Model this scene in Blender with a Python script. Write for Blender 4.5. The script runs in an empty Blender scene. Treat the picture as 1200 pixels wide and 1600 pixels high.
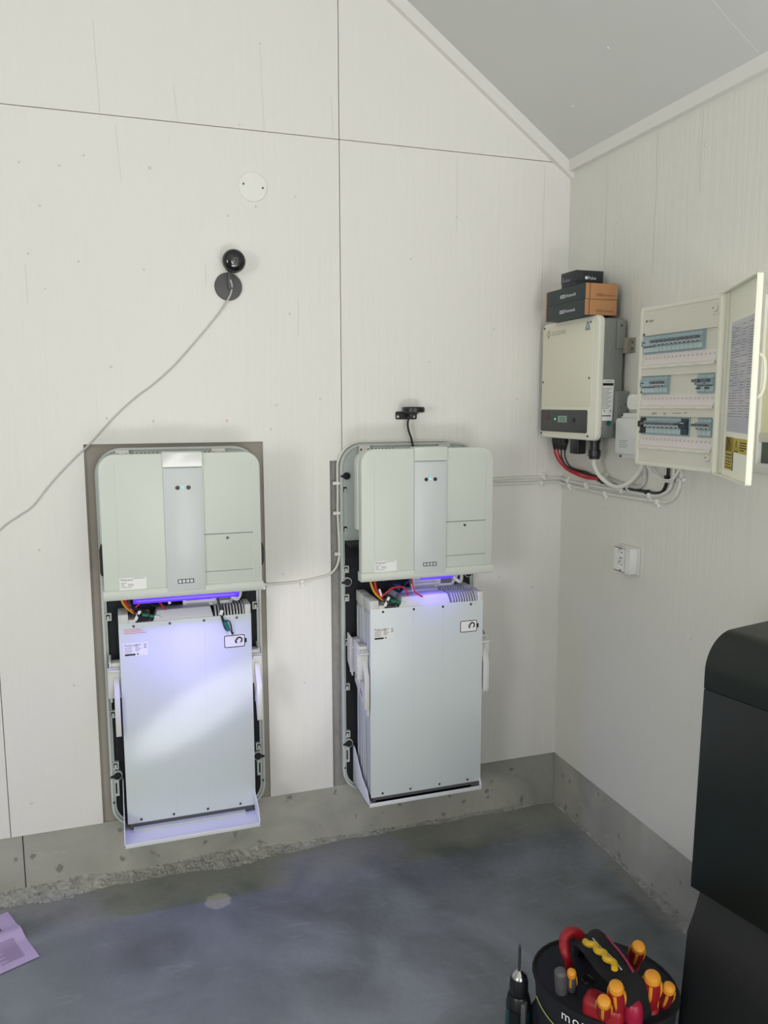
import bpy, bmesh, math, random
from mathutils import Vector, Matrix

random.seed(7)
SC = bpy.context.scene
COL = SC.collection
PI = math.pi

# ------------------------------------------------------------------ camera
cam_data = bpy.data.cameras.new('camera')
cam = bpy.data.objects.new('camera', cam_data)
COL.objects.link(cam)
YAW, PITCH, ROLL = 0.3196, -0.1349, -0.0020
CAM = Vector((-1.6001, -2.6577, 1.6))
fwd = Vector((math.sin(YAW) * math.cos(PITCH), math.cos(YAW) * math.cos(PITCH), math.sin(PITCH)))
rt = Vector((math.cos(YAW), -math.sin(YAW), 0))
up = rt.cross(fwd)
r2 = rt * math.cos(ROLL) + up * math.sin(ROLL)
u2 = -rt * math.sin(ROLL) + up * math.cos(ROLL)
M = Matrix((r2, u2, -fwd)).transposed().to_4x4()
M.translation = CAM
cam.matrix_world = M
cam_data.sensor_fit = 'VERTICAL'
cam_data.sensor_height = 36.0
cam_data.lens = 36.0 * 1235.57 / 1600.0
cam_data.clip_start = 0.02
SC.camera = cam

# ------------------------------------------------------------------ colour management, world, lights
SC.view_settings.view_transform = 'Standard'
SC.view_settings.look = 'None'
SC.view_settings.gamma = 1.0
SC.view_settings.use_curve_mapping = False
SC.view_settings.exposure = 0.0

world = bpy.data.worlds.new('world')
SC.world = world
world.use_nodes = True
wn = world.node_tree
wn.nodes['Background'].inputs['Color'].default_value = (0.85, 0.92, 1.0, 1)
wn.nodes['Background'].inputs['Strength'].default_value = 0.3


def area_light(name, loc, rot, sx, sy, power, color, spread=180):
    l = bpy.data.lights.new(name, 'AREA')
    l.shape = 'RECTANGLE'
    l.size, l.size_y = sx, sy
    l.energy = power
    l.color = color
    l.spread = math.radians(spread)
    o = bpy.data.objects.new(name, l)
    o.location = loc
    o.rotation_euler = rot
    COL.objects.link(o)
    return o


# assumed daylight: an unseen open garage door behind the camera and the bounce
# from an assumed sunlit patch of floor just inside the door
area_light('assumed_door_daylight', (-1.0, -5.96, 1.4), (math.radians(90), 0, 0), 1.2, 1.6, 38, (1.0, 0.985, 0.95))  # added lamp for the assumed door opening
area_light('assumed_floor_bounce', (-1.0, -4.8, 0.02), (math.radians(180), 0, 0), 1.4, 2.0, 112, (1.0, 0.99, 0.95))  # added upward lamp in place of an assumed, unseen sunlit floor patch
area_light('added_left_fill', (-4.65, -4.2, 1.5), (0, math.radians(-90), 0), 1.2, 1.6, 68, (0.99, 1.0, 1.0))  # added fill lamp by the unseen left wall, no known window there
# added spots for sun assumed thrown back from the unseen yard: a slanting streak and a soft upright patch
def glint(name, pos, tgt, roll, size, ratio, energy):
    sp = bpy.data.lights.new(name, 'SPOT')
    sp.energy = energy
    sp.color = (1.0, 0.96, 0.95)
    sp.spot_size = math.radians(size)
    sp.spot_blend = 0.75
    sp.shadow_soft_size = 0.03
    o = bpy.data.objects.new(name, sp)
    COL.objects.link(o)
    gd = (Vector(tgt) - Vector(pos)).normalized()
    gx = gd.cross(Vector((0, 0, 1))).normalized()
    gy = gx.cross(gd)
    a = math.radians(roll)
    ax = gx * math.cos(a) + gy * math.sin(a)
    ay = gx * -math.sin(a) + gy * math.cos(a)
    m_ = Matrix((ax, ay, -gd)).transposed().to_4x4() @ Matrix.Diagonal((1.0, ratio, 1.0, 1.0))
    m_.translation = Vector(pos)
    o.matrix_world = m_


glint('assumed_sun_streak', (-2.3, -5.7, 0.9), (-1.385, -0.12, 0.615), 31, 6.4, 0.30, 430)
glint('assumed_sun_patch', (-2.1, -5.7, 0.9), (-1.03, 0.0, 0.70), 88, 8.5, 0.42, 250)


# ------------------------------------------------------------------ materials
def lin(c):
    return tuple(((v / 255) / 12.92 if v / 255 <= 0.04045 else ((v / 255 + 0.055) / 1.055) ** 2.4) for v in c) + (1.0,)


def mat(name, rgb, rough=0.5, metal=0.0, emit=None, estr=0.0, bump=0.0, bscale=(50, 50, 50), var=0.0, vscale=(3, 3, 3),
        spec=0.5, alpha=1.0, trans=0.0, coat=0.0):
    m = bpy.data.materials.new(name)
    m.use_nodes = True
    nt = m.node_tree
    b = nt.nodes['Principled BSDF']
    b.inputs['Base Color'].default_value = lin(rgb)
    b.inputs['Roughness'].default_value = rough
    b.inputs['Metallic'].default_value = metal
    b.inputs['Specular IOR Level'].default_value = spec
    b.inputs['Coat Weight'].default_value = coat
    if trans:
        b.inputs['Transmission Weight'].default_value = trans
    if emit:
        b.inputs['Emission Color'].default_value = lin(emit)
        b.inputs['Emission Strength'].default_value = estr
    tc = nt.nodes.new('ShaderNodeTexCoord')
    if var:
        mp = nt.nodes.new('ShaderNodeMapping')
        mp.inputs['Scale'].default_value = vscale
        n = nt.nodes.new('ShaderNodeTexNoise')
        n.inputs['Scale'].default_value = 1.0
        n.inputs['Detail'].default_value = 6
        cr = nt.nodes.new('ShaderNodeMix')
        cr.data_type = 'RGBA'
        cr.inputs['A'].default_value = lin(tuple(max(0, v * (1 - var)) for v in rgb))
        cr.inputs['B'].default_value = lin(tuple(min(255, v * (1 + var)) for v in rgb))
        nt.links.new(tc.outputs['Object'], mp.inputs['Vector'])
        nt.links.new(mp.outputs['Vector'], n.inputs['Vector'])
        nt.links.new(n.outputs['Fac'], cr.inputs['Factor'])
        nt.links.new(cr.outputs['Result'], b.inputs['Base Color'])
    if bump:
        mp = nt.nodes.new('ShaderNodeMapping')
        mp.inputs['Scale'].default_value = bscale
        n = nt.nodes.new('ShaderNodeTexNoise')
        n.inputs['Scale'].default_value = 1.0
        n.inputs['Detail'].default_value = 4
        bp = nt.nodes.new('ShaderNodeBump')
        bp.inputs['Strength'].default_value = bump
        bp.inputs['Distance'].default_value = 0.002
        nt.links.new(tc.outputs['Object'], mp.inputs['Vector'])
        nt.links.new(mp.outputs['Vector'], n.inputs['Vector'])
        nt.links.new(n.outputs['Fac'], bp.inputs['Height'])
        nt.links.new(bp.outputs['Normal'], b.inputs['Normal'])
    return m


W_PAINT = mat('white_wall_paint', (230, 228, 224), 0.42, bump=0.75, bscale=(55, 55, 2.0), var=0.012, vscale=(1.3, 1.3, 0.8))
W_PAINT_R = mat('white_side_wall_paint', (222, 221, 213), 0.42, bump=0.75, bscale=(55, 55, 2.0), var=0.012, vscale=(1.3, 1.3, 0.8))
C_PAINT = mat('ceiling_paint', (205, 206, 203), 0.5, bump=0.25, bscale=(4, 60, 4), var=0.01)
TRIM = mat('trim_paint', (226, 224, 220), 0.4)
NAIL = mat('painted_nail', (214, 212, 207), 0.3)
HAIR = mat('hairline_crack', (208, 207, 202), 0.6)
BOARD = mat('taupe_fibre_board', (158, 152, 143), 0.85, bump=0.3, bscale=(60, 60, 60), var=0.035, vscale=(5, 5, 5))
BOARD2 = mat('grey_fibre_board', (146, 145, 141), 0.9, bump=0.8, bscale=(70, 70, 70), var=0.12, vscale=(60, 60, 30))


def concrete(name, dark, light, rim, wall_dist=False, spots=False):
    m = bpy.data.materials.new(name)
    m.use_nodes = True
    nt = m.node_tree
    L = nt.links
    b = nt.nodes['Principled BSDF']
    b.inputs['Roughness'].default_value = 0.62
    tc = nt.nodes.new('ShaderNodeTexCoord')

    def noise(scale, detail, dist=0.0, vec=None):
        n = nt.nodes.new('ShaderNodeTexNoise')
        n.inputs['Scale'].default_value = scale
        n.inputs['Detail'].default_value = detail
        n.inputs['Distortion'].default_value = dist
        L.new(vec or tc.outputs['Object'], n.inputs['Vector'])
        return n.outputs['Fac']

    def ramp(fac, a, c):
        r = nt.nodes.new('ShaderNodeMapRange')
        r.inputs['From Min'].default_value = a
        r.inputs['From Max'].default_value = c
        L.new(fac, r.inputs['Value'])
        return r.outputs['Result']

    def mix(f, A, B):
        x = nt.nodes.new('ShaderNodeMix')
        x.data_type = 'RGBA'
        if isinstance(f, float):
            x.inputs['Factor'].default_value = f
        else:
            L.new(f, x.inputs['Factor'])
        for s, v in (('A', A), ('B', B)):
            if isinstance(v, tuple):
                x.inputs[s].default_value = lin(v)
            else:
                L.new(v, x.inputs[s])
        return x.outputs['Result']

    def math_(op, a, c=None):
        x = nt.nodes.new('ShaderNodeMath')
        x.operation = op
        for i, v in enumerate((a, c)):
            if v is None:
                continue
            if isinstance(v, (int, float)):
                x.inputs[i].default_value = v
            else:
                L.new(v, x.inputs[i])
        return x.outputs[0]
    col = mix(ramp(noise(2.6, 9, 1.0), 0.34, 0.66), dark, light)
    mid = tuple((x + y) / 2 + 6 for x, y in zip(dark, light))
    col = mix(math_('MULTIPLY', ramp(noise(5.5, 8, 1.2), 0.5, 0.75), 0.5), col, mid)
    # pale trowel scratches
    mp = nt.nodes.new('ShaderNodeMapping')
    mp.inputs['Scale'].default_value = (2.0, 9.0, 5.0)
    mp.inputs['Rotation'].default_value = (0, 0, 0.5)
    L.new(tc.outputs['Object'], mp.inputs['Vector'])
    col = mix(math_('MULTIPLY', ramp(noise(2.5, 9, 2.0, mp.outputs['Vector']), 0.62, 0.8), 0.35), col, tuple(min(255, v + 34) for v in light))
    if spots:
        col = mix(math_('MULTIPLY', ramp(noise(19, 4), 0.645, 0.69), 0.6), col, tuple(v * 0.66 for v in dark))
    if wall_dist:
        sx = nt.nodes.new('ShaderNodeSeparateXYZ')
        L.new(tc.outputs['Object'], sx.inputs[0])
        n1 = noise(5, 6, 0.5)
        w = math_('ADD', math_('MULTIPLY', n1, 0.34), -0.05)
        dB = math_('SUBTRACT', math_('ADD', sx.outputs['Y'], w), 0.0)
        fb = ramp(dB, -0.10, 0.02)
        n2 = noise(9, 6, 0.5)
        w2 = math_('ADD', math_('MULTIPLY', n2, 0.22), -0.07)
        fr = ramp(math_('ADD', sx.outputs['X'], w2), -0.05, 0.015)
        col = mix(math_('MULTIPLY', fb, 0.62), col, rim)
        col = mix(math_('MULTIPLY', fr, 0.55), col, rim)
        # dried round drip on the floor near the back wall
        vd = nt.nodes.new('ShaderNodeVectorMath')
        vd.operation = 'DISTANCE'
        L.new(tc.outputs['Object'], vd.inputs[0])
        vd.inputs[1].default_value = (-1.369, -0.227, 0.0)
        dd = math_('ADD', vd.outputs['Value'], math_('MULTIPLY', noise(30, 3), 0.03))
        col = mix(math_('MULTIPLY', math_('SUBTRACT', 1.0, ramp(dd, 0.052, 0.062)), 0.75), col, (184, 184, 170))
    L.new(col, b.inputs['Base Color'])
    bp = nt.nodes.new('ShaderNodeBump')
    bp.inputs['Strength'].default_value = 0.45
    bp.inputs['Distance'].default_value = 0.004
    L.new(noise(38, 6), bp.inputs['Height'])
    L.new(bp.outputs['Normal'], b.inputs['Normal'])
    return m


FLOOR = concrete('concrete_floor', (101, 106, 104), (137, 143, 145), (152, 153, 143), wall_dist=True)
BASE = concrete('concrete_plinth', (146, 147, 139), (182, 181, 172), (168, 167, 158), spots=True)
MORTAR = mat('crumbled_mortar', (152, 152, 145), 0.95, bump=1.0, bscale=(110, 110, 110), var=0.28, vscale=(22, 22, 22))

SHELL = mat('cover_light_grey', (210, 215, 208), 0.38)
SHELL2 = mat('cover_strip_grey', (206, 211, 213), 0.35)
SHELLM = mat('cover_cap_satin', (213, 214, 214), 0.3, 0.15)
GAP = mat('groove_grey', (120, 124, 120), 0.7)
PLATE = mat('backplate_grey', (196, 203, 199), 0.32)
INNER = mat('inverter_core_grey', (120, 125, 124), 0.4)
BLACKF = mat('black_insulation', (27, 31, 38), 0.75)
DARK = mat('dark_hole', (12, 13, 15), 0.6)
STEEL = mat('bright_steel', (225, 221, 216), 0.35, 0.25)
ALU = mat('battery_alu', (212, 220, 222), 0.30)
ALU_S = mat('battery_side_alu', (186, 189, 192), 0.4)
ALU_D = mat('battery_top_grey', (150, 154, 155), 0.45)
SCREW = mat('screw_grey', (92, 94, 94), 0.35, 0.8)
TRAY = mat('tray_white', (222, 226, 228), 0.35)
PLAST = mat('grey_white_plastic', (214, 215, 213), 0.4)
WHITEP = mat('white_plastic', (234, 234, 230), 0.35)
LBL = mat('label_white', (240, 240, 240), 0.5)
LBLG = mat('label_silver', (190, 192, 190), 0.5)
INK = mat('black_ink', (22, 22, 26), 0.6)
INKG = mat('grey_ink', (120, 121, 124), 0.6)
INKR = mat('red_ink', (222, 120, 120), 0.6)
LEDP = mat('purple_led', (4, 2, 10), 0.4, emit=(78, 38, 255), estr=1.5)
LEDW = mat('purple_led_dim', (90, 50, 255), 0.4, emit=(88, 60, 240), estr=0.9)
CYAN = mat('cyan_led', (80, 255, 230), 0.4, emit=(60, 235, 215), estr=0.9)
RUBB = mat('black_rubber', (18, 20, 22), 0.55)
BLACKP = mat('black_plastic', (24, 26, 29), 0.35)
GLOSS = mat('glossy_black', (10, 12, 18), 0.08, coat=0.5)
GREYP = mat('dark_grey_plastic', (82, 81, 84), 0.5)
REDW = mat('red_wire', (196, 40, 52), 0.4)
YELW = mat('yellow_wire', (206, 160, 40), 0.4)
GRNC = mat('green_connector', (20, 112, 88), 0.4)
BLUW = mat('blue_wire', (40, 44, 110), 0.4)
CABW = mat('white_cable', (222, 221, 214), 0.45)
CABG = mat('grey_white_cable', (196, 196, 190), 0.5)
INVC = mat('inverter_cream', (228, 226, 205), 0.42)
INVE = mat('inverter_cream_edge', (230, 229, 216), 0.4)
INVS = mat('inverter_side_grey', (136, 140, 138), 0.5, 0.2)
INVD = mat('inverter_panel_dark', (66, 69, 72), 0.45)
LCD = mat('lcd_green', (120, 150, 135), 0.3, emit=(120, 160, 140), estr=0.12)
GLED = mat('green_led', (60, 230, 140), 0.4, emit=(70, 240, 150), estr=1.5)
DKRED = mat('dark_red_mark', (110, 48, 58), 0.5)
PANC = mat('panel_cream', (212, 210, 197), 0.42)
PANR = mat('panel_cream_rim', (222, 221, 206), 0.38)
PAND = mat('door_cream', (240, 240, 224), 0.4)
STRIPW = mat('label_strip_white', (222, 214, 210), 0.35)
BRK = mat('breaker_blue_grey', (158, 178, 183), 0.45)
BRKL = mat('breaker_light_grey', (182, 200, 200), 0.45)
BRKD = mat('breaker_toggle_grey', (92, 99, 104), 0.45)
BRKN = mat('breaker_dark_navy', (50, 62, 72), 0.4)
BLUEL = mat('blue_print', (50, 80, 140), 0.5)
YSIGN = mat('warning_yellow', (190, 168, 52), 0.5)
KRAFT = mat('kraft_cardboard', (184, 134, 92), 0.8, bump=0.2, bscale=(90, 90, 90), var=0.03)
KRAFTD = mat('kraft_ink', (124, 84, 48), 0.8)
SLEEV = mat('dark_green_sleeve', (47, 58, 60), 0.55)
BOXB = mat('black_box_card', (38, 43, 48), 0.5)
BIN = mat('dark_green_black_plastic', (15, 24, 22), 0.38)
BIN2 = mat('charcoal_plastic', (18, 20, 22), 0.55)
NAVY = mat('navy_canvas', (18, 21, 31), 0.85, bump=0.5, bscale=(300, 300, 300))
NAVYI = mat('bag_inside', (14, 15, 18), 0.9)
LIME = mat('lime_piping', (170, 176, 90), 0.6)
TRED = mat('tool_red', (150, 22, 34), 0.4)
TRED2 = mat('tool_dark_red', (112, 18, 26), 0.4)
TYEL = mat('tool_yellow', (222, 150, 44), 0.4)
TYEL2 = mat('grip_yellow', (200, 160, 20), 0.5)
MAGE = mat('magenta_red', (160, 22, 62), 0.4)
TEAL = mat('drill_teal', (20, 74, 80), 0.45)
CHROME = mat('chrome', (180, 180, 182), 0.2, 1.0)
PAPER = mat('lilac_paper', (196, 178, 212), 0.8)
PAPERD = mat('paper_print', (152, 128, 160), 0.8)
PAPERP = mat('paper_photo_block', (120, 104, 128), 0.7)
SHEET = mat('printed_sheet', (196, 196, 204), 0.25)
BLIND = mat('cream_roller_blind', (245, 242, 210), 0.8)
GLASS = mat('dark_window_glass', (88, 100, 92), 0.08)


# ------------------------------------------------------------------ mesh builder (local frame: x right, d out of the wall, z up)
def catmull(pts, n=6):
    P = [Vector(p) for p in pts]
    if len(P) < 3:
        return P
    out = []
    Q = [P[0] * 2 - P[1]] + P + [P[-1] * 2 - P[-2]]
    for i in range(1, len(Q) - 2):
        p0, p1, p2, p3 = Q[i - 1:i + 3]
        for k in range(n):
            t = k / n
            out.append(0.5 * ((2 * p1) + (-p0 + p2) * t + (2 * p0 - 5 * p1 + 4 * p2 - p3) * t * t + (-p0 + 3 * p1 - 3 * p2 + p3) * t ** 3))
    out.append(P[-1])
    return out


class MB:
    def __init__(s, flip=True):
        s.v, s.f, s.m, s.flip = [], [], [], flip

    def P(s, p):
        return Vector((p[0], -p[1] if s.flip else p[1], p[2]))

    def add(s, verts, faces, mi=0):
        o = len(s.v)
        s.v += [s.P(v) for v in verts]
        s.f += [tuple(i + o for i in f) for f in faces]
        s.m += [mi] * len(faces)
        return s

    def box(s, x0, x1, d0, d1, z0, z1, mi=0):
        v = [(x, d, z) for x in (x0, x1) for d in (d0, d1) for z in (z0, z1)]
        return s.add(v, [(0, 1, 3, 2), (4, 6, 7, 5), (0, 4, 5, 1), (2, 3, 7, 6), (0, 2, 6, 4), (1, 5, 7, 3)], mi)

    def obox(s, c, ax, ay, az, hx, hy, hz, mi=0):
        c, ax, ay, az = map(Vector, (c, ax, ay, az))
        v = [c + ax * i * hx + ay * j * hy + az * k * hz for i in (-1, 1) for j in (-1, 1) for k in (-1, 1)]
        return s.add(v, [(0, 1, 3, 2), (4, 6, 7, 5), (0, 4, 5, 1), (2, 3, 7, 6), (0, 2, 6, 4), (1, 5, 7, 3)], mi)

    def prism(s, poly, plane, a0, a1, mi=0):
        mp = {'xz': lambda p, a: (p[0], a, p[1]), 'dz': lambda p, a: (a, p[0], p[1]), 'xd': lambda p, a: (p[0], p[1], a)}[plane]
        n = len(poly)
        v = [mp(p, a0) for p in poly] + [mp(p, a1) for p in poly]
        f = [tuple(range(n))[::-1], tuple(range(n, 2 * n))] + [(i, (i + 1) % n, (i + 1) % n + n, i + n) for i in range(n)]
        return s.add(v, f, mi)

    def ring(s, outer, inner, plane, a0, a1, mi=0):
        mp = {'xz': lambda p, a: (p[0], a, p[1]), 'dz': lambda p, a: (a, p[0], p[1]), 'xd': lambda p, a: (p[0], p[1], a)}[plane]
        n = len(outer)
        v = [mp(p, a) for a in (a0, a1) for q in (outer, inner) for p in q]
        f = []
        for i in range(n):
            j = (i + 1) % n
            f += [(i, j, j + n, i + n), (i + 2 * n, i + 3 * n, j + 3 * n, j + 2 * n), (i, i + 2 * n, j + 2 * n, j), (i + n, j + n, j + 3 * n, i + 3 * n)]
        return s.add(v, f, mi)

    def tube(s, pts, r, mi=0, n=8, smooth=5, cap=True):
        pts = catmull(pts, smooth) if smooth else [Vector(p) for p in pts]
        rs = r if isinstance(r, (list, tuple)) else [r] * len(pts)
        if len(rs) != len(pts):
            k = len(rs) - 1
            rs = [rs[min(k, int(i / (len(pts) - 1) * k))] * (1 - (i / (len(pts) - 1) * k) % 1) + rs[min(k, int(i / (len(pts) - 1) * k) + 1)] * ((i / (len(pts) - 1) * k) % 1) for i in range(len(pts))]
        vs, fs = [], []
        nrm = None
        for i, p in enumerate(pts):
            t = (pts[min(i + 1, len(pts) - 1)] - pts[max(i - 1, 0)]).normalized()
            if nrm is None:
                nrm = t.orthogonal().normalized()
            nrm = (nrm - t * nrm.dot(t)).normalized()
            b = t.cross(nrm)
            for k in range(n):
                a = 2 * PI * k / n
                vs.append(p + (nrm * math.cos(a) + b * math.sin(a)) * rs[i])
            if i:
                for k in range(n):
                    fs.append(((i - 1) * n + k, (i - 1) * n + (k + 1) % n, i * n + (k + 1) % n, i * n + k))
        if cap:
            fs.append(tuple(range(n))[::-1])
            fs.append(tuple((len(pts) - 1) * n + k for k in range(n)))
        return s.add(vs, fs, mi)

    def cyl(s, p0, p1, r, mi=0, n=20, r1=None):
        p0, p1 = Vector(p0), Vector(p1)
        return s.tube([p0, p1], [r, r if r1 is None else r1], mi, n, 0)

    def lathe(s, o, axis, prof, mi=0, n=24):
        """prof: list of (height along axis, radius)"""
        o, axis = Vector(o), Vector(axis).normalized()
        return s.tube([o + axis * h for h, _ in prof], [max(r, 1e-5) for _, r in prof], mi, n, 0)

    def text(s, txt, o, right, upv, size, mi=0, thick=0.0004):
        o, right, upv = Vector(o), Vector(right).normalized(), Vector(upv).normalized()
        cu = bpy.data.curves.new('t', 'FONT')
        cu.body = txt
        cu.size = 1
        cu.resolution_u = 2
        ob = bpy.data.objects.new('t', cu)
        COL.objects.link(ob)
        bpy.context.view_layer.update()
        me = ob.evaluated_get(bpy.context.evaluated_depsgraph_get()).to_mesh()
        vs = [o + right * v.co.x * size + upv * v.co.y * size for v in me.vertices]
        fs = [tuple(p.vertices) for p in me.polygons]
        w = max((v.co.x for v in me.vertices), default=0) * size
        bpy.data.objects.remove(ob)
        bpy.data.curves.remove(cu)
        if vs:
            s.add(vs, fs, mi)
        return w

    def build(s, name, mats, parent=None, bevel=0.0, seg=2, smooth=True, ang=35, loc=None):
        me = bpy.data.meshes.new(name)
        me.from_pydata([tuple(v) for v in s.v], [], s.f)
        if not isinstance(mats, (list, tuple)):
            mats = [mats]
        for m in mats:
            me.materials.append(m)
        for p, mi in zip(me.polygons, s.m):
            p.material_index = mi
        bm = bmesh.new()
        bm.from_mesh(me)
        bmesh.ops.recalc_face_normals(bm, faces=bm.faces[:])
        if bevel:
            es = [e for e in bm.edges if len(e.link_faces) == 2 and e.calc_face_angle(0) > math.radians(40)]
            bmesh.ops.bevel(bm, geom=es, offset=bevel, segments=seg, profile=0.5, affect='EDGES', clamp_overlap=True)
        bm.to_mesh(me)
        bm.free()
        if smooth:
            for p in me.polygons:
                p.use_smooth = True
            me.set_sharp_from_angle(angle=math.radians(ang))
        o = bpy.data.objects.new(name, me)
        COL.objects.link(o)
        if parent:
            o.parent = parent
        if loc:
            o.location = loc
        return o


def rr(x0, z0, x1, z1, r, n=6):
    """rounded rectangle; r = one radius or (bl, br, tr, tl)"""
    if not isinstance(r, (list, tuple)):
        r = (r,) * 4
    out = []
    for (cx, cz, a0, q) in ((x0 + r[0], z0 + r[0], PI, r[0]), (x1 - r[1], z0 + r[1], 1.5 * PI, r[1]), (x1 - r[2], z1 - r[2], 0, r[2]), (x0 + r[3], z1 - r[3], 0.5 * PI, r[3])):
        for k in range(n + 1):
            a = a0 + 0.5 * PI * k / n
            out.append((cx + q * math.cos(a), cz + q * math.sin(a)))
    return out


def thing(name, label, cat, loc=(0, 0, 0), rotz=0, group=None):
    o = bpy.data.objects.new(name, None)
    o.empty_display_size = 0.1
    COL.objects.link(o)
    o.location = loc
    o.rotation_euler = (0, 0, rotz)
    o['label'] = label
    o['category'] = cat
    if group:
        o['group'] = group
    return o


def tag(o, label, cat, group=None):
    o['label'] = label
    o['category'] = cat
    if group:
        o['group'] = group
    return o


def struct(o):
    o['kind'] = 'structure'
    return o


def place(o, loc, rotz=0):
    o.location = loc
    o.rotation_euler = (0, 0, rotz)
    return o


RW = -PI / 2          # rotation of everything mounted on the right-hand wall

# ------------------------------------------------------------------ room shell
SL = 0.712            # roof slope
XR = -2.35            # ridge
XL = -4.7             # left wall
YF = -6.0             # front wall with an assumed garage door opening
ZC = 2.459            # ceiling height at the right-hand wall
ZR = ZC + SL * -XR

m = MB(False)
m.box(XL - 0.3, 0.3, YF - 3.0, 0.3, -0.1, 0.0)
struct(m.build('floor', FLOOR, smooth=False))


def gable(y0, y1, zlow, ztop_off=0.05):
    return [(XL, zlow), (0.012, zlow), (0.012, ZC + ztop_off), (XR, ZR + ztop_off), (XL, ZC + ztop_off)]


m = MB()
m.prism(gable(0, 0, 0.2), 'xz', -0.012, -0.15, 0)
wb = struct(m.build('wall_back', [BOARD], smooth=False))
m = MB()
m.box(XL, 0.012, -0.15, -0.006, 0.0, 0.2105, 0)
m.box(-1.9645, -1.9615, -0.02, -0.0052, 0.0, 0.2105, 1)
m.build('concrete_plinth', [BASE, DARK], wb, smooth=False)
# grey board showing in the notch left of the second unit
MB().box(-0.93, -0.37, -0.02, -0.0105, 0.21, 1.43).build('grey_board', BOARD2, wb, smooth=False)

# white sheets on the back wall, with cut-outs around the two battery units
G = 0.0013
zc, zs = 0.2116, 2.4676


def dimples(mb, spots, mi=1):
    for x, z, r in spots:
        mb.lathe((x, -0.001, z), (0, 1, 0), [(0, r), (0.0016, r * 0.9), (0.0028, r * 0.45)], mi, 10)


def cracks(mb, lines, mi=2, w=0.0007):
    for pts in lines:
        for (x0, z0), (x1, z1) in zip(pts, pts[1:]):
            mb.add([(x0 - w, 0.0004, z0), (x0 + w, 0.0004, z0), (x1 + w, 0.0004, z1), (x1 - w, 0.0004, z1)], [(0, 1, 2, 3)], mi)


PM = [W_PAINT, NAIL, HAIR]
m = MB()
m.prism([(-1.9966 + G, zc), (-1.714, zc), (-1.714, 1.478), (-1.149, 1.478), (-1.149, zc), (-0.9185, zc), (-0.9185, 1.408), (-0.874 - G, 1.408),
         (-0.874 - G, zs - G), (-1.9966 + G, zs - G)], 'xz', -0.012, 0.0, 0)
dimples(m, [(-1.85, 2.31, .004), (-1.80, 2.19, .004), (-1.74, 2.31, .004), (-1.67, 2.345, .004), (-1.48, 2.325, .006), (-1.025, 2.275, .004), (-1.155, 2.235, .004),
            (-1.70, 2.035, .004), (-1.51, 2.02, .004), (-1.84, 2.05, .004), (-1.245, 2.20, .004), (-1.80, 1.95, .003), (-1.62, 1.72, .005), (-1.10, 1.6, .004), (-0.95, 1.62, .004), (-1.05, 1.9, .004),
            (-1.12, 1.52, .004), (-1.50, 1.55, .004), (-1.64, 1.56, .005), (-1.86, 1.15, .004), (-1.93, 0.32, .006), (-1.09, 1.02, .004), (-1.02, .62, .004), (-1.78, .7, .004)])
cracks(m, [[(-1.575, 2.44), (-1.57, 2.36), (-1.565, 2.28)], [(-1.02, 1.95), (-1.021, 1.83)], [(-1.85, 2.02), (-1.849, 1.9)], [(-1.32, 2.05), (-1.321, 1.98)]])
m.build('white_sheet', PM, wb, smooth=False)
m = MB()
m.prism([(-0.874 + G, 1.408), (-0.385, 1.408), (-0.385, zc), (0.0, zc), (0.0, 2.45), (-0.03, zs - G), (-0.874 + G, zs - G)], 'xz', -0.012, 0.0, 0)
dimples(m, [(-0.55, 1.75, .004), (-0.20, 1.62, .004), (-0.30, 1.15, .004), (-0.26, 0.95, .004), (-0.12, 0.9, .004), (-0.62, 2.1, .004), (-0.45, 2.25, .004), (-0.3, 1.87, .004)])
cracks(m, [[(-0.107, 2.45), (-0.108, 2.2), (-0.106, 1.9), (-0.108, 1.3)], [(-0.45, 2.46), (-0.449, 2.2)]])
m.build('white_sheet', PM, wb, smooth=False)
m = MB()
m.box(XL, -1.9966 - G, -0.012, 0.0, zc, zs - G)
m.build('white_sheet', PM, wb, smooth=False)
m = MB()
m.prism([(-0.874 + G, zs + G), (-0.02, zs + G), (-0.874 + G, ZC + SL * 0.874)], 'xz', -0.012, 0.0, 0)
m.build('white_sheet', PM, wb, smooth=False)
m = MB()
m.prism([(XL, zs + G), (-0.874 - G, zs + G), (-0.874 - G, ZC + SL * 0.874), (XR, ZR)], 'xz', -0.012, 0.0, 0)
cracks(m, [[(-1.625, 2.73), (-1.622, 2.6), (-1.618, 2.47)], [(-1.13, 2.72), (-1.127, 2.62), (-1.122, 2.47)], [(-1.40, 2.58), (-1.39, 2.47)], [(-0.90, 2.6), (-0.895, 2.49)]])
dimples(m, [(-1.13, 2.73, .003), (-1.2, 2.48, .003)])
m.build('white_sheet', PM, wb, smooth=False)

# small red pencil mark on the white sheet
m = MB()
m.text('1)', (-1.272, 0.0006, 1.545), (1, 0, 0), (0, 0, 1), 0.012)
tag(m.build('pencil_mark', mat('red_pencil', (190, 90, 80), 0.8), smooth=False), 'tiny red pencil mark on the white wall above the left battery unit', 'mark')

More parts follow.
